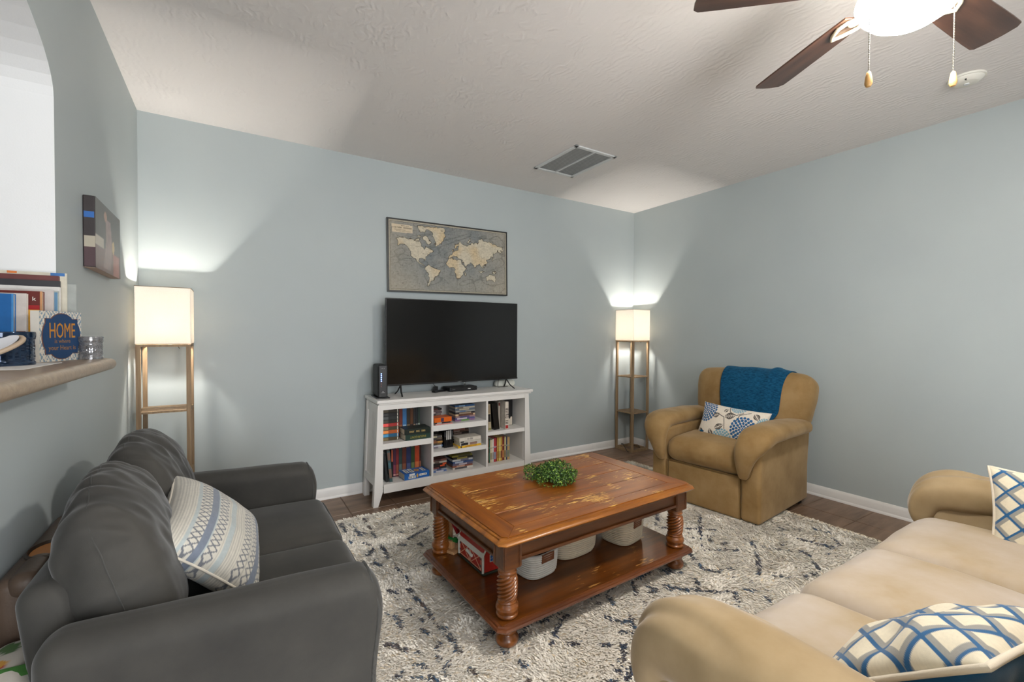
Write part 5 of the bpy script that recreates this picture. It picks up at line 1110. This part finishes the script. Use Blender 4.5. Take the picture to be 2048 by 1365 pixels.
bx('side_print', plain('canvas_blue', (40, 96, 166), .5), cv, .003, .031, -.2135, -.2125, .050, .072); bx('side_print', plain('canvas_cream', (172, 164, 146), .5), cv, .003, .0335, -.2135, -.2125, -.056, -.016); bx('side_print', plain('canvas_plum', (72, 48, 52), .5), cv, .003, .0335, -.2135, -.2125, -.126, -.056)

# ================================================================== things on the bar counter
M_SIGN = fabric('sign_damask', (150, 158, 166), (196, 188, 172), .8, 0, None, 90, 400, .05)
sg = thing('block_sign', 'square block sign reading HOME is where your Heart is on the counter', 'sign', (.036, -1.549, cz1), math.atan2(.144, .054))
sw, sh_ = .077, .142
def damask():
    nu, nv = 110, 102; u, v = np.meshgrid(np.linspace(-1, 1, nu), np.linspace(0, 1, nv), indexing='ij'); u, v = u.ravel(), v.ravel()
    a = np.sin(u*44)*np.sin(v*52)+.7*np.sin(u*24+1.5)*np.cos(v*28)+.5*np.cos(np.hypot((u*4) % 1-.5, (v*5) % 1-.5)*22)
    c = np.where((a > .15)[:, None], lin3((120, 140, 156)), lin3((206, 198, 184)))*(.92+.1*vnoise(u, v, 30, 3)[:, None])
    mesh_obj('patterned_face', np.stack([u*sw, np.full(len(u), -.0005), v*sh_], 1), grid_faces(nu, nv), painted('sign_paper', .7, 0, 0), sg, col=c)
damask(); bx('block', plain('sign_edge_white', (222, 216, 204), .6), sg, -sw, sw, 0, .020, 0, sh_)
def plaque(k):
    P = []; hw_, hh_ = .066*k, .051*k; zc = sh_*.5; r = .038*k
    for t in np.linspace(R(150), R(30), 14): P.append((r*1.15*math.cos(t), zc+hh_-.006+r*.62*(math.sin(t)-.5)*1.3+.004))
    P += [(hw_*.88, zc+hh_*.98), (hw_*.88, zc+hh_*.72)]
    for t in np.linspace(R(55), R(-55), 8): P.append((hw_*.72+hw_*.32*math.cos(t), zc+hh_*.82*math.sin(t)))
    P += [(hw_*.88, zc-hh_*.72), (hw_*.88, zc-hh_*.98)]
    Q = P+[(-x, 2*zc-z) for x, z in P]; return Q
part('plaque_border', plain('plaque_brown', (110, 74, 62), .6), sg, lambda m: m.prism(plaque(1.03), -.0018, -.0006, 'y')); part('plaque', plain('plaque_navy', (24, 58, 96), .6), sg, lambda m: m.prism(plaque(1.0), -.0026, -.0010, 'y'))
M_GOLD = plain('sign_gold', (184, 124, 44), .5); M_GOLD2 = plain('sign_dull_gold', (140, 104, 70), .6)
text_mesh('lettering', 'HOME', .040, M_GOLD, sg, frame_m((0, -.0030, sh_*.60), (1, 0, 0), (0, 0, 1)), .0003, font_scale=(.86, 1.55))
text_mesh('lettering', 'is where', .017, M_GOLD2, sg, frame_m((0, -.0030, sh_*.40), (1, 0, 0), (0, 0, 1)), .0003)
text_mesh('lettering', 'your Heart is', .0185, M_GOLD2, sg, frame_m((0, -.0030, sh_*.265), (1, 0, 0), (0, 0, 1)), .0003)
M_SMOKE = plain('smoked_cut_glass', (168, 168, 170), .08, .35, var=.3, nsc=60, trans=.5); M_BLUEG = plain('blue_cut_glass', (46, 72, 104), .07, .2, var=.5, nsc=50, trans=.7)
def glass_jar(name, label, loc, r, h, mat, n):
    t = thing(name, label, 'glass jar', loc)
    V = []; m_ = 22; N_ = n*6
    for i in range(m_+1):
        z = h*i/m_
        for k in range(N_):
            a = 2*PI*k/N_; fac = abs(((k/6+i*.42) % 1)-.5)+abs(((k/6-i*.42) % 1)-.5); rr = r-(.0022 if 2 < i < m_-3 else 0)*(1-fac)*2.0
            if i >= m_-2: rr = r*1.01
            V.append((rr*math.cos(a), rr*math.sin(a), z))
    for z, q in ((h, r*.90), (.008, r*.86), (.008, .001)):
        for k in range(N_): a = 2*PI*k/N_; V.append((q*math.cos(a), q*math.sin(a), z))
    rows = m_+4; F = [(i*N_+k, i*N_+(k+1) % N_, (i+1)*N_+(k+1) % N_, (i+1)*N_+k) for i in range(rows-1) for k in range(N_)]+[tuple(reversed(range(N_)))]
    mesh_obj('cut_glass_wall', V, F, mat, t, angle=20)
    part('rim', mat, t, lambda m: m.tube([(r*.96*math.cos(a), r*.96*math.sin(a), h+.001) for a in np.linspace(0, 2*PI, 40, endpoint=False)], .0032, 6, closed=True), angle=60)
    return t
glass_jar('glass_candle_holder', 'smoky diamond-cut glass candle holder at the counter end', (.084, -1.476, cz1), .030, .066, M_SMOKE, 14)
glass_jar('glass_candle_holder', 'dark blue faceted glass candle bowl in front of the counter books', (-.028, -1.748, cz1), .062, .080, M_BLUEG, 16)
rd = thing('ring_dish', 'pale oval dish propped on the blue glass bowl', 'dish', (-.012, -1.830, cz1+.046), R(40))
def dish(m):
    m.tube([(.054*math.cos(t), .026*math.sin(t), .0) for t in np.linspace(0, 2*PI, 48, endpoint=False)], .0055, 8, closed=True)
o = part('rim', plain('dish_wood_edge', (172, 152, 130), .5), rd, dish, angle=60); o.rotation_euler = (R(18), R(-26), 0)
o = part('dish_surface', plain('dish_white', (226, 228, 232), .3), rd, lambda m: m.lathe([(.001, -.004), (.030, -.003), (.055, .002), (.058, .005), (.001, .001)], 36), angle=50); o.scale = (.86, .42, 1); o.rotation_euler = (R(18), R(-30), 0)
tr_ = thing('paper_sheet', 'white paper sheet lying on the bar counter', 'paper', (-.02, -1.80, cz1)); bx('sheet', plain('paper_white', (214, 212, 208), .8), tr_, -.10, .085, -.13, .13, .0003, .0015)

# ================================================================== books
BK = {}
def bmat(c, gloss=.4):
    k = 'book_%d_%d_%d' % c
    return plain(k, c, gloss, var=.12, nsc=25)
M_PAGES = plain('book_pages', (214, 204, 182), .9, var=.08, nsc=90)
def book(label, x, y, z, w, h, d, c, flat=False, rot=(0, 0, 0), c2=None, title=None, tcol=(214, 196, 140), group=None, cat='book', bands=(), hard=.0016, case=False, tsize=None, flip=False, name='book'):
    """x,y,z = left edge, spine plane, underside. w thickness, h height, d depth"""
    if flat: loc = (x, y, z+w/2+.0002); e = (0, R(90), 0)
    else: loc = (x+w/2, y, z+.0002); e = (0, 0, 0)
    t = thing(name, label, cat, loc, 0, group)
    t.rotation_euler = (Matrix.Rotation(rot[2], 3, 'Z') @ Matrix.Rotation(rot[1], 3, 'Y') @ Matrix.Rotation(rot[0], 3, 'X') @ Matrix.Rotation(e[1], 3, 'Y')).to_euler()
    hw_ = w/2
    if case: bx('case', bmat(c, .25), t, -hw_+.0003, hw_-.0003, 0, d, 0, h, bevel=.001)
    else:
        part('cover', bmat(c), t, lambda m: [m.box(-hw_+.0003, -hw_+hard, .001, d, 0, h), m.box(hw_-hard, hw_-.0003, .001, d, 0, h), m.box(-hw_+.0003, hw_-.0003, 0, hard, 0, h)])
        bx('pages', M_PAGES, t, -hw_+hard, hw_-hard, hard, d-.003, .003, h-.003)
    if c2 is not None: bx('spine_print', bmat(c2), t, -hw_*.8, hw_*.8, -.0004, .0003, h*.12, h*.42)
    for a, b, cc in bands: bx('spine_print', bmat(cc), t, -hw_*.82, hw_*.82, -.0004, .0003, h*a, h*b)
    if title:
        ts = tsize or min(w*.62, h/len(title)*1.3); up = (0, 0, 1); xd = (-1, 0, 0) if not flip else (1, 0, 0)
        m4 = frame_m((0, -.0006, h/2), (0, 0, 1) if not flip else (0, 0, -1), (-1, 0, 0) if not flip else (1, 0, 0))
        if title[0] == '~': scribble('title', plain('foil_%d_%d_%d' % tcol, tcol, .4), t, m4, h*(.25 if len(title) == 2 else .62), ts, len(label), 1 if len(title) != 3 else 3)
        else: text_mesh('title', title, ts, plain('foil_%d_%d_%d' % tcol, tcol, .4), t, m4, .0002)
    return t
Or = ['lowest', 'second from bottom', 'third from bottom', 'fourth from bottom', 'fifth from bottom', 'sixth from bottom', 'seventh from bottom', 'eighth from bottom', 'topmost']
Ol = ['first', 'second', 'third', 'fourth', 'fifth', 'sixth', 'seventh', 'eighth', 'ninth', 'tenth', 'eleventh', 'twelfth', 'thirteenth', 'fourteenth', 'fifteenth']
rb = random.Random(3)
# upper left cubby
z = .4192
for i, (c, n) in enumerate([((70, 58, 34), 'olive brown'), ((38, 92, 124), 'blue'), ((178, 86, 34), 'orange'), ((72, 66, 46), 'dark olive'), ((166, 48, 44), 'red'), ((34, 34, 28), 'black'), ((40, 42, 42), 'black'), ((30, 30, 30), 'black'), ((44, 38, 26), 'dark brown')]):
    book('%s paperback, %s of the flat stack in the upper left cubby' % (n, Or[i]), 1.316, -.268, z, .0238, .128, .10, c, True, c2=tuple(min(255, int(q*1.5)+25) for q in c), bands=((.90, .95, (206, 200, 186)),), group='books in the upper left cubby'); z += .0242
x = 1.452
for i, (w, h, c, n, c2) in enumerate([(.014, .205, (30, 28, 28), 'narrow black', (200, 196, 190)), (.024, .212, (112, 46, 34), 'red-brown', (150, 96, 60)), (.030, .208, (58, 112, 164), 'bright blue', (150, 180, 200)), (.026, .205, (50, 42, 34), 'dark brown', (130, 110, 84)), (.022, .203, (92, 56, 30), 'copper brown', (30, 30, 30)), (.018, .200, (40, 42, 46), 'charcoal', (140, 120, 100)), (.016, .205, (30, 34, 38), 'blue-black', (120, 120, 120)), (.016, .208, (44, 58, 50), 'dark green', (150, 160, 150))]):
    book('%s book standing %s from the left behind the upper left stacks' % (n, Ol[i]), x, -.205, .4192, w, h, .13, c, c2=c2, group='books in the upper left cubby'); x += w+.0006
book('thick dark green hardcover lying with upside-down gold title in the upper left cubby', 1.468, -.338, .4192, .040, .184, .115, (38, 62, 54), True, (0, 0, R(2)), title='INSURGENT', tcol=(176, 158, 66), tsize=.022, flip=True)
book('thick black hardcover with gold spine lettering lying on the dark green hardcover', 1.460, -.340, .4598, .040, .188, .115, (24, 34, 28), True, (0, 0, R(-1)), title='~OF', tcol=(206, 176, 110), tsize=.012)
# lower left cubby
book('black book leaning at the left end of the lower left cubby', 1.345, -.300, .1432, .016, .205, .12, (32, 36, 38), rot=(0, R(-6), 0), group='books in the lower left cubby')
book('tall teal and brown illustrated book leaning left in the lower left cubby', 1.366, -.312, .1434, .020, .215, .14, (44, 74, 78), rot=(0, R(-5), R(-14)), c2=(120, 84, 66), bands=((.45, .62, (60, 100, 110)), (.7, .95, (112, 78, 62))), group='books in the lower left cubby')
x = 1.406
for i, (w, h, c, n, c2) in enumerate([(.013, .200, (24, 22, 24), 'narrow black orange-topped', None), (.020, .202, (72, 34, 60), 'purple', (130, 60, 80)), (.020, .200, (122, 36, 40), 'crimson', (150, 80, 60)), (.024, .200, (42, 62, 60), 'dark teal', (90, 110, 104)), (.030, .200, (92, 44, 32), 'rust brown', (130, 76, 50)), (.034, .198, (38, 46, 84), 'navy blue', (70, 80, 120)), (.028, .198, (42, 62, 32), 'forest green', (100, 116, 70)), (.034, .202, (176, 66, 32), 'orange-red', (196, 110, 60)), (.012, .205, (60, 34, 28), 'thin dark maroon', (160, 96, 70))]):
    book('%s book standing %s in the lower left cubby row' % (n, Ol[i]), x, -.215, .1432, w, h, .14, c, c2=c2, bands=(((.55, .97, (186, 92, 60)),) if i == 0 else ((.04, .10, (206, 150, 140)),) if i in (1, 2) else ()), group='books in the lower left cubby'); x += w+.0006
bb_ = book('thick blue hardcover with white labels and gold crest lying in the lower left cubby', 1.462, -.335, .1432, .043, .186, .118, (22, 92, 168), True, (0, 0, R(3)))
M_LBL = plain('label_white', (226, 226, 220), .5)
for a, b, q, r_ in ((.030, .082, .5, .92), (.036, .076, .08, .42)): bx('spine_label', M_LBL, bb_, -.0215+.043*q*.93, -.0215+.043*r_*.93, -.0006, .0002, a, b)
bx('spine_label', M_LBL, bb_, -.008, .006, -.0006, .0002, .110, .166)
for a, y0 in ((.020, .020), (.056, .020)): bx('cover_label', M_LBL, bb_, -.0218, -.0212, y0, y0+.085, a, a+.026)
bx('cover_label', M_LBL, bb_, -.0218, -.0212, .018, .085, .142, .166)
part('crest', plain('crest_gold', (206, 160, 70), .4), bb_, lambda m: m.prism([(-.0216+0*k, 0) for k in range(0)] or [(.052+.022*math.cos(t), .108+.019*math.sin(t)) for t in np.linspace(0, 2*PI, 14, endpoint=False)], -.0220, -.0212, 'x'))
part('crest', plain('crest_brown', (126, 70, 30), .4), bb_, lambda m: m.prism([(.052+.010*math.cos(t), .108+.009*math.sin(t)) for t in np.linspace(0, 2*PI, 5, endpoint=False)], -.0223, -.0212, 'x'))
part('crest', plain('crest_gold', (206, 160, 70), .4), bb_, lambda m: m.prism([(.001+.014*math.cos(t), .095+.007*math.sin(t)) for t in np.linspace(0, 2*PI, 14, endpoint=False)], -.0006, .0002, 'y'))
M_INK2 = plain('label_ink', (70, 66, 66), .6)
for a, q0, sd in ((.033, .062, 1), (.069, .062, 2), (.154, .052, 3)): scribble('label_print', M_INK2, bb_, frame_m((-.0221, q0, a), (0, 1, 0), (0, 0, 1)), .062, .012, sd, 1)
scribble('label_print', M_INK2, bb_, frame_m((.0065, -.0008, .056), (0, 0, 1), (-1, 0, 0)), .046, .010, 5, 2); scribble('label_print', M_INK2, bb_, frame_m((-.001, -.0008, .138), (0, 0, 1), (-1, 0, 0)), .046, .008, 6, 2)
def stackof(where, x, y, z0, items, h, d, grp, cat='disc case', jig=.004, base=0):
    where = where.replace(' left side', ', left').replace(' right side', ', right').replace('the centre middle cubby back', 'the centre cubby back').replace('the centre middle cubby', 'the centre cubby')
    z = z0; n_ = len(items)
    for i, (w, c, n, bands) in enumerate(items):
        pos = Or[i] if i < n_-1 else 'topmost'
        book('%s %s, %s in the stack of %s' % (n, 'disc case' if cat == 'disc case' else 'paperback', pos, where), x+rb.uniform(-jig, jig), y+rb.uniform(-jig, jig), z, w, h, d, c, True, bands=bands, group=grp, cat=cat, case=(cat == 'disc case'), name='disc_case' if cat == 'disc case' else 'book'); z += w+.0004
b_ = lambda a, b, c: ((a, b, c),)
# middle cubbies
stackof('the top middle cubby left side', 1.678, -.225, .5032, [(.0125, (150, 110, 104), 'pinkish', b_(.1, .5, (200, 180, 176))), (.0125, (30, 30, 32), 'black', b_(.2, .8, (120, 60, 50))), (.0125, (176, 174, 168), 'white', b_(.3, .6, (90, 90, 90))), (.0125, (64, 60, 62), 'dark grey', b_(.15, .7, (150, 130, 120))), (.0125, (120, 112, 106), 'taupe', b_(.2, .6, (60, 50, 50))), (.0125, (96, 84, 90), 'mauve', b_(.2, .5, (170, 160, 160))), (.0125, (190, 186, 180), 'pale', b_(.3, .9, (110, 90, 90))), (.0125, (26, 26, 28), 'jet black', b_(.3, .7, (90, 40, 40)))], .105, .12, 'discs in the top middle cubby')
book('pink thin book lowest in front of the top middle cubby stack', 1.690, -.335, .5032, .009, .135, .10, (196, 140, 134), True, group='discs in the top middle cubby')
book('black thin book under the orange box in the top middle cubby', 1.688, -.334, .5126, .009, .120, .10, (32, 30, 32), True, c2=(190, 186, 178), group='discs in the top middle cubby')
book('bright orange boxed set on top of two thin books in the middle cubby', 1.680, -.338, .5220, .034, .138, .10, (214, 98, 28), True, (0, 0, R(2)), bands=((.38, .54, (66, 50, 76)),), case=True, group='discs in the top middle cubby')
stackof('the top middle cubby right side', 1.868, -.285, .5032, [(.013, (126, 96, 130), 'violet', b_(.3, .7, (96, 140, 70))), (.013, (84, 84, 130), 'indigo', b_(.1, .6, (190, 180, 190))), (.013, (150, 120, 120), 'rose grey', b_(.2, .7, (80, 70, 110))), (.014, (214, 184, 146), 'cream orange', b_(.15, .9, (96, 60, 46))), (.013, (54, 50, 56), 'charcoal', b_(.2, .8, (150, 130, 110))), (.013, (150, 150, 146), 'grey', b_(.2, .5, (90, 110, 140))), (.013, (96, 106, 118), 'steel blue', b_(.2, .7, (170, 160, 140))), (.013, (176, 168, 152), 'beige', b_(.1, .4, (110, 100, 90))), (.013, (60, 96, 140), 'bright blue', b_(.2, .5, (120, 150, 180)))], .165, .12, 'discs in the top middle cubby')
stackof('the centre middle cubby left side', 1.678, -.255, .3132, [(.013, (180, 176, 172), 'white', b_(.2, .7, (120, 110, 120))), (.013, (84, 116, 156), 'blue', b_(.3, .9, (200, 200, 206))), (.013, (120, 96, 70), 'brown', b_(.1, .6, (70, 60, 50))), (.013, (190, 146, 84), 'gold', b_(.2, .6, (130, 80, 50))), (.013, (60, 50, 46), 'dark brown', b_(.2, .5, (110, 70, 60))), (.013, (104, 92, 80), 'taupe', b_(.2, .6, (60, 60, 60))), (.013, (196, 188, 160), 'cream', b_(.6, .95, (80, 80, 90))), (.013, (36, 34, 34), 'black', b_(.3, .6, (90, 80, 76)))], .098, .12, 'discs in the centre middle cubby')
x = 1.786
for i in range(5):
    w = .0135; book('black disc case standing %s in the centre middle cubby' % Ol[i], x, -.270, .3132, w, .132, .11, [(20, 20, 21), (28, 28, 30), (16, 16, 17), (34, 32, 32), (22, 22, 24)][i], bands=((.45, .96, (180, 178, 174)),) if i in (1, 2, 3) else ((.6, .9, (60, 60, 64)),), case=True, cat='disc case', group='upright discs in the centre middle cubby', name='disc_case'); x += w+.0012
stackof('the centre middle cubby back', 1.868, -.190, .3132, [(.014, (60, 40, 36), 'dark red', ()), (.014, (40, 34, 32), 'black', ()), (.014, (74, 52, 40), 'chestnut', ()), (.014, (50, 40, 36), 'umber', ()), (.014, (110, 96, 84), 'taupe', ()), (.014, (44, 36, 34), 'sooty', b_(.2, .6, (110, 90, 80))), (.014, (80, 56, 46), 'cocoa', b_(.2, .5, (120, 100, 90))), (.014, (58, 44, 40), 'dark brown', b_(.2, .8, (120, 70, 60)))], .16, .10, 'discs behind the paperbacks')
book('bright yellow thin book lowest of the paperback pile in the centre cubby', 1.868, -.338, .3132, .015, .200, .115, (226, 176, 26), True, (0, 0, R(4)), bands=((.1, .16, (60, 50, 40)), (.3, .8, (190, 140, 30))), group='paperbacks in the centre middle cubby')
book('black and white paperback on the yellow book in the centre cubby', 1.884, -.336, .3286, .021, .180, .108, (206, 200, 190), True, (0, 0, R(2)), bands=((.05, .38, (34, 34, 38)), (.45, .8, (140, 110, 100))), group='paperbacks in the centre middle cubby')
book('white worn paperback in the middle of the centre cubby pile', 1.880, -.335, .3500, .012, .182, .108, (196, 190, 178), True, bands=((.05, .2, (40, 40, 40)),), group='paperbacks in the centre middle cubby')
book('white paperback with orange page edges topmost of the centre cubby pile', 1.878, -.336, .3624, .025, .182, .110, (214, 206, 194), True, (0, 0, R(1)), title='~B', tcol=(60, 56, 56), tsize=.014, group='paperbacks in the centre middle cubby')
stackof('the bottom middle cubby left side', 1.678, -.285, .1432, [(.0135, (92, 116, 168), 'blue', b_(.3, .8, (190, 190, 200))), (.0135, (150, 160, 176), 'pale blue', b_(.4, .7, (70, 80, 120))), (.0135, (40, 40, 48), 'black', b_(.1, .5, (120, 60, 60))), (.0135, (52, 36, 36), 'dark maroon', b_(.6, .9, (216, 84, 40))), (.0135, (30, 28, 30), 'jet black', b_(.7, .95, (206, 80, 36))), (.0135, (170, 162, 152), 'pale grey', b_(.2, .5, (90, 70, 66))), (.0135, (110, 70, 60), 'brick', b_(.2, .6, (60, 40, 40)))], .120, .12, 'discs in the bottom middle cubby')
stackof('the bottom middle cubby right side', 1.846, -.290, .1432, [(.0140, (206, 198, 188), 'white', b_(.1, .7, (70, 66, 70))), (.0150, (140, 82, 62), 'terracotta', b_(.2, .6, (190, 150, 130))), (.0150, (96, 88, 108), 'slate violet', b_(.3, .7, (170, 160, 170))), (.0150, (58, 78, 120), 'denim blue', b_(.1, .5, (160, 170, 190))), (.0150, (176, 176, 178), 'silver', b_(.4, .8, (90, 90, 110))), (.0150, (34, 34, 34), 'black', b_(.2, .7, (120, 110, 50))), (.0150, (120, 112, 48), 'mustard', b_(.3, .9, (60, 56, 30)))], .168, .13, 'discs in the bottom middle cubby')
# right cubbies
x = 2.122
for i in range(2):
    book('tan and black volume leaning %s in the upper right cubby' % Ol[i], x, -.290, .4084, .026, .205, .13, (176, 160, 132), rot=(0, R(-3), 0), bands=((.32, .62, (30, 28, 28)), (.66, .96, (150, 130, 104)), (.02, .08, (120, 120, 60))), group='books in the upper right cubby'); x += .028
book('large plain black book leaning in the upper right cubby', 2.196, -.300, .4088, .050, .212, .14, (14, 13, 13), rot=(0, R(-7), 0), case=True, group='books in the upper right cubby')
book('thin pale book with dark red top standing behind the white spine', 2.262, -.250, .4084, .016, .208, .12, (178, 168, 156), bands=((.85, .97, (110, 40, 36)),), group='books in the upper right cubby')
book('thick white spined book with large black title in the upper right cubby', 2.286, -.318, .4084, .030, .216, .13, (216, 206, 192), title='~SNOWFALLS', tcol=(60, 44, 42), tsize=.026, bands=((.02, .14, (170, 44, 44)),), group='books in the upper right cubby')
ff = book('black and white book facing forward in the upper right cubby', 2.414, -.200, .4084, .018, .210, .098, (24, 24, 26), rot=(0, 0, R(80)), group='books in the upper right cubby')
def ffcov():
    nu, nv = 40, 60; u, v = np.meshgrid(np.linspace(0, 1, nu), np.linspace(0, 1, nv), indexing='ij'); u, v = u.ravel(), v.ravel()
    c = np.tile(lin3((22, 22, 24)), (len(u), 1)); j = .22+.12*vnoise(u, v*.2, 7, 3)+.06*vnoise(u, v, 20, 4); c[v < j] = lin3((206, 196, 180)); k = np.hypot(u-.62, (v-.55)*1.6) < .16; c[k & (vnoise(u, v, 16, 8) > .5)] = lin3((190, 190, 190))
    mesh_obj('cover_print', np.stack([np.full(len(u), -.0094), .003+u*.092, .003+v*.204], 1), grid_faces(nu, nv), painted('cover_ink', .4, 0, 0), ff, col=c)
ffcov()
x = 2.121
for i, (w, h, c, n, c2) in enumerate([(.016, .196, (206, 196, 176), 'cream rust-footed', (140, 74, 40)), (.015, .198, (46, 96, 92), 'teal', (60, 120, 110)), (.014, .204, (206, 92, 50), 'orange', (186, 170, 140)), (.013, .202, (44, 84, 66), 'green', (70, 110, 90)), (.022, .196, (206, 196, 166), 'cream patterned', (150, 140, 110)), (.013, .200, (216, 212, 204), 'white', (150, 150, 150)), (.015, .206, (180, 50, 62), 'pink-red blue-footed', (130, 160, 190)), (.013, .208, (130, 52, 42), 'brick red', (160, 90, 70)), (.016, .206, (196, 160, 70), 'mustard', (150, 110, 50)), (.014, .206, (214, 196, 128), 'pale yellow', (170, 150, 90)), (.016, .210, (190, 150, 60), 'gold', (120, 60, 50)), (.018, .212, (116, 34, 32), 'dark red', (180, 120, 70)), (.014, .206, (206, 190, 140), 'straw', (130, 110, 70)), (.014, .204, (52, 66, 90), 'slate blue', (120, 120, 120)), (.022, .200, (186, 154, 104), 'tan', (120, 130, 110))]):
    book('%s children\'s book, %s from the left in the lower right cubby' % (n, Ol[i]), x, -.262+.002*(i % 3), .1432, w, h*.92, .14, c, c2=c2, bands=((.6, .66, tuple(min(255, q+20) for q in c2)),), group='books in the lower right cubby'); x += w+.0006
# books on the bar counter: covers face the camera
def cbook(label, xr, y, zt, w, wid, c, print_=(), lean=4):
    t = thing('book', label, 'book', (xr-wid/2, y, cz1+.0003), 0, 'books on the bar counter'); t.rotation_euler = (R(-lean), 0, 0); h = zt-cz1
    part('cover', bmat(c), t, lambda m: [m.box(-wid/2, wid/2, 0, .0016, 0, h), m.box(-wid/2, wid/2, w-.0016, w, 0, h), m.box(-wid/2, -wid/2+.0016, 0, w, 0, h)])
    bx('pages', M_PAGES, t, -wid/2+.0016, wid/2-.002, .0016, w-.0016, .002, h-.002)
    for a, b, q, r_, cc in print_: bx('cover_print', bmat(cc), t, wid/2-b, wid/2-a, -.0005, .0002, h*q, h*r_)
    return t
cbook('bright blue book in front of the counter book row', -.045, -1.605, 1.269, .016, .15, (20, 92, 156), ((.0, .004, 0, 1, (60, 130, 190)),), lean=2)
cbook('white and brown photo covered book beside the blue counter book', -.025, -1.587, 1.272, .012, .15, (196, 188, 182), ((.002, .020, .02, .45, (110, 66, 46)), (.003, .018, .2, .35, (60, 34, 26))), lean=2)
cbook('yellow low book behind the blue glass bowl on the counter', -.004, -1.573, 1.228, .011, .15, (222, 162, 40), lean=2)
rb_ = cbook('red cookbook with a white letter on its cover in the counter row', -.001, -1.559, 1.281, .016, .15, (96, 30, 24), ((.006, .032, .30, .80, (160, 24, 28)), (.0, .005, 0, 1, (190, 140, 96))), lean=2)
text_mesh('lettering', 'y', .034, plain('print_white', (230, 226, 220), .5), rb_, frame_m((.075-.019, -.0012, .118), (1, 0, 0), (0, 0, 1)), .0002); text_mesh('lettering', 'k', .016, plain('print_white', (230, 226, 220), .5), rb_, frame_m((.075-.017, -.0012, .176), (1, 0, 0), (0, 0, 1)), .0002)
cbook('pale grey notebook behind the red cookbook', .016, -1.538, 1.287, .008, .16, (188, 180, 176), lean=2)
cbook('landscape covered magazine behind the pale grey notebook', .024, -1.526, 1.286, .006, .16, (160, 166, 160), ((.002, .014, .55, .98, (90, 130, 160)), (.002, .014, .2, .55, (70, 66, 52))), lean=2)
cbook('white ring binder behind the landscape magazine', .025, -1.516, 1.298, .010, .20, (206, 204, 200), lean=1)
cbook('black wide album in the counter book row', .022, -1.503, 1.317, .009, .22, (52, 52, 56), lean=1)
cbook('maroon wide album standing at the back of the counter row', .017, -1.490, 1.333, .010, .22, (104, 58, 56), lean=1)
cbook('cream recipe folder with blue tab behind the maroon album', .031, -1.476, 1.343, .006, .20, (206, 200, 182), ((.004, .035, .965, 1.0, (60, 110, 170)), (.105, .125, .975, 1.0, (206, 120, 60))), lean=1)
cbook('silver grey folder at the right end of the counter books', .049, -1.463, 1.312, .007, .20, (158, 162, 158), lean=1)

# ================================================================== behind the loveseat
M_BRL = plain('brown_vinyl', (84, 68, 56), .45, var=.12, nsc=14, bmp=.12, bsc=120)
bs = thing('booster_seat', 'brown padded seat with cup holder wedged between the loveseat and the wall', 'seat', (.055, -1.70, 0))
soft('shell', M_BRL, bs, (.036, .225, .308), .026, (-.016, 0, .3095), m=6, n=3, sub=1, lump=.004)
soft('armrest', M_BRL, bs, (.030, .070, .030), .026, (.0, -.160, .596), m=4, n=3, sub=1)
cup = part('cup_holder', plain('cup_holder_brown', (58, 48, 40), .4), bs, lambda m: m.lathe([(.036, .520), (.044, .56), (.048, .610), (.050, .622), (.044, .626), (.040, .615), (.036, .560), (.001, .555)], 28, (.006, -.06, 0)), angle=50); cup.scale = (.80, 1.25, 1)
part('cup_liner', plain('cup_orange', (186, 120, 54), .5), bs, lambda m: m.lathe([(.001, .612), (.038, .614), (.040, .619), (.001, .619)], 24, (.006, -.06, 0)), angle=40).scale = (.80, 1.25, 1)
tb = thing('floral_bag', 'white fabric bag with orange and green floral print behind the loveseat arm', 'bag', (.060, -2.075, 0))
def bagcol(V):
    y, z = V[:, 1]+.4*V[:, 0], V[:, 2]+1.3*V[:, 0]; c = np.tile(lin3((206, 198, 186)), (len(V), 1)); rs_ = np.random.RandomState(2)
    for k in range(46):
        a, b, r_ = rs_.uniform(-.2, .2), rs_.uniform(-.24, .26), rs_.uniform(.012, .030); col = [(206, 96, 34), (190, 60, 40), (96, 134, 50), (70, 106, 50), (222, 160, 60)][k % 5]; s_ = np.hypot(y-a, (z-b)*.8) < r_; c[s_] = lin3(col)
    return c
Vb, Fb = rbox_vf((.046, .135, .250), .04, 4, 40); Vb = Vb*(1+(fbm(Vb, 9, 4)*.006/np.maximum(np.linalg.norm(Vb, axis=1), .05))[:, None])
mesh_obj('bag_body', Vb, Fb, painted('bag_print', .85, .1, .1), tb, (0, 0, .252), smooth=True, col=bagcol(Vb))
part('strap', fabric('green_webbing', (44, 84, 36), (58, 100, 44)), tb, lambda m: m.tube([(.048, .06, .30), (.052, .03, .40), (.046, 0, .492), (.0, -.02, .503), (-.02, -.04, .49)], .012, 8, flat=.25), angle=60)
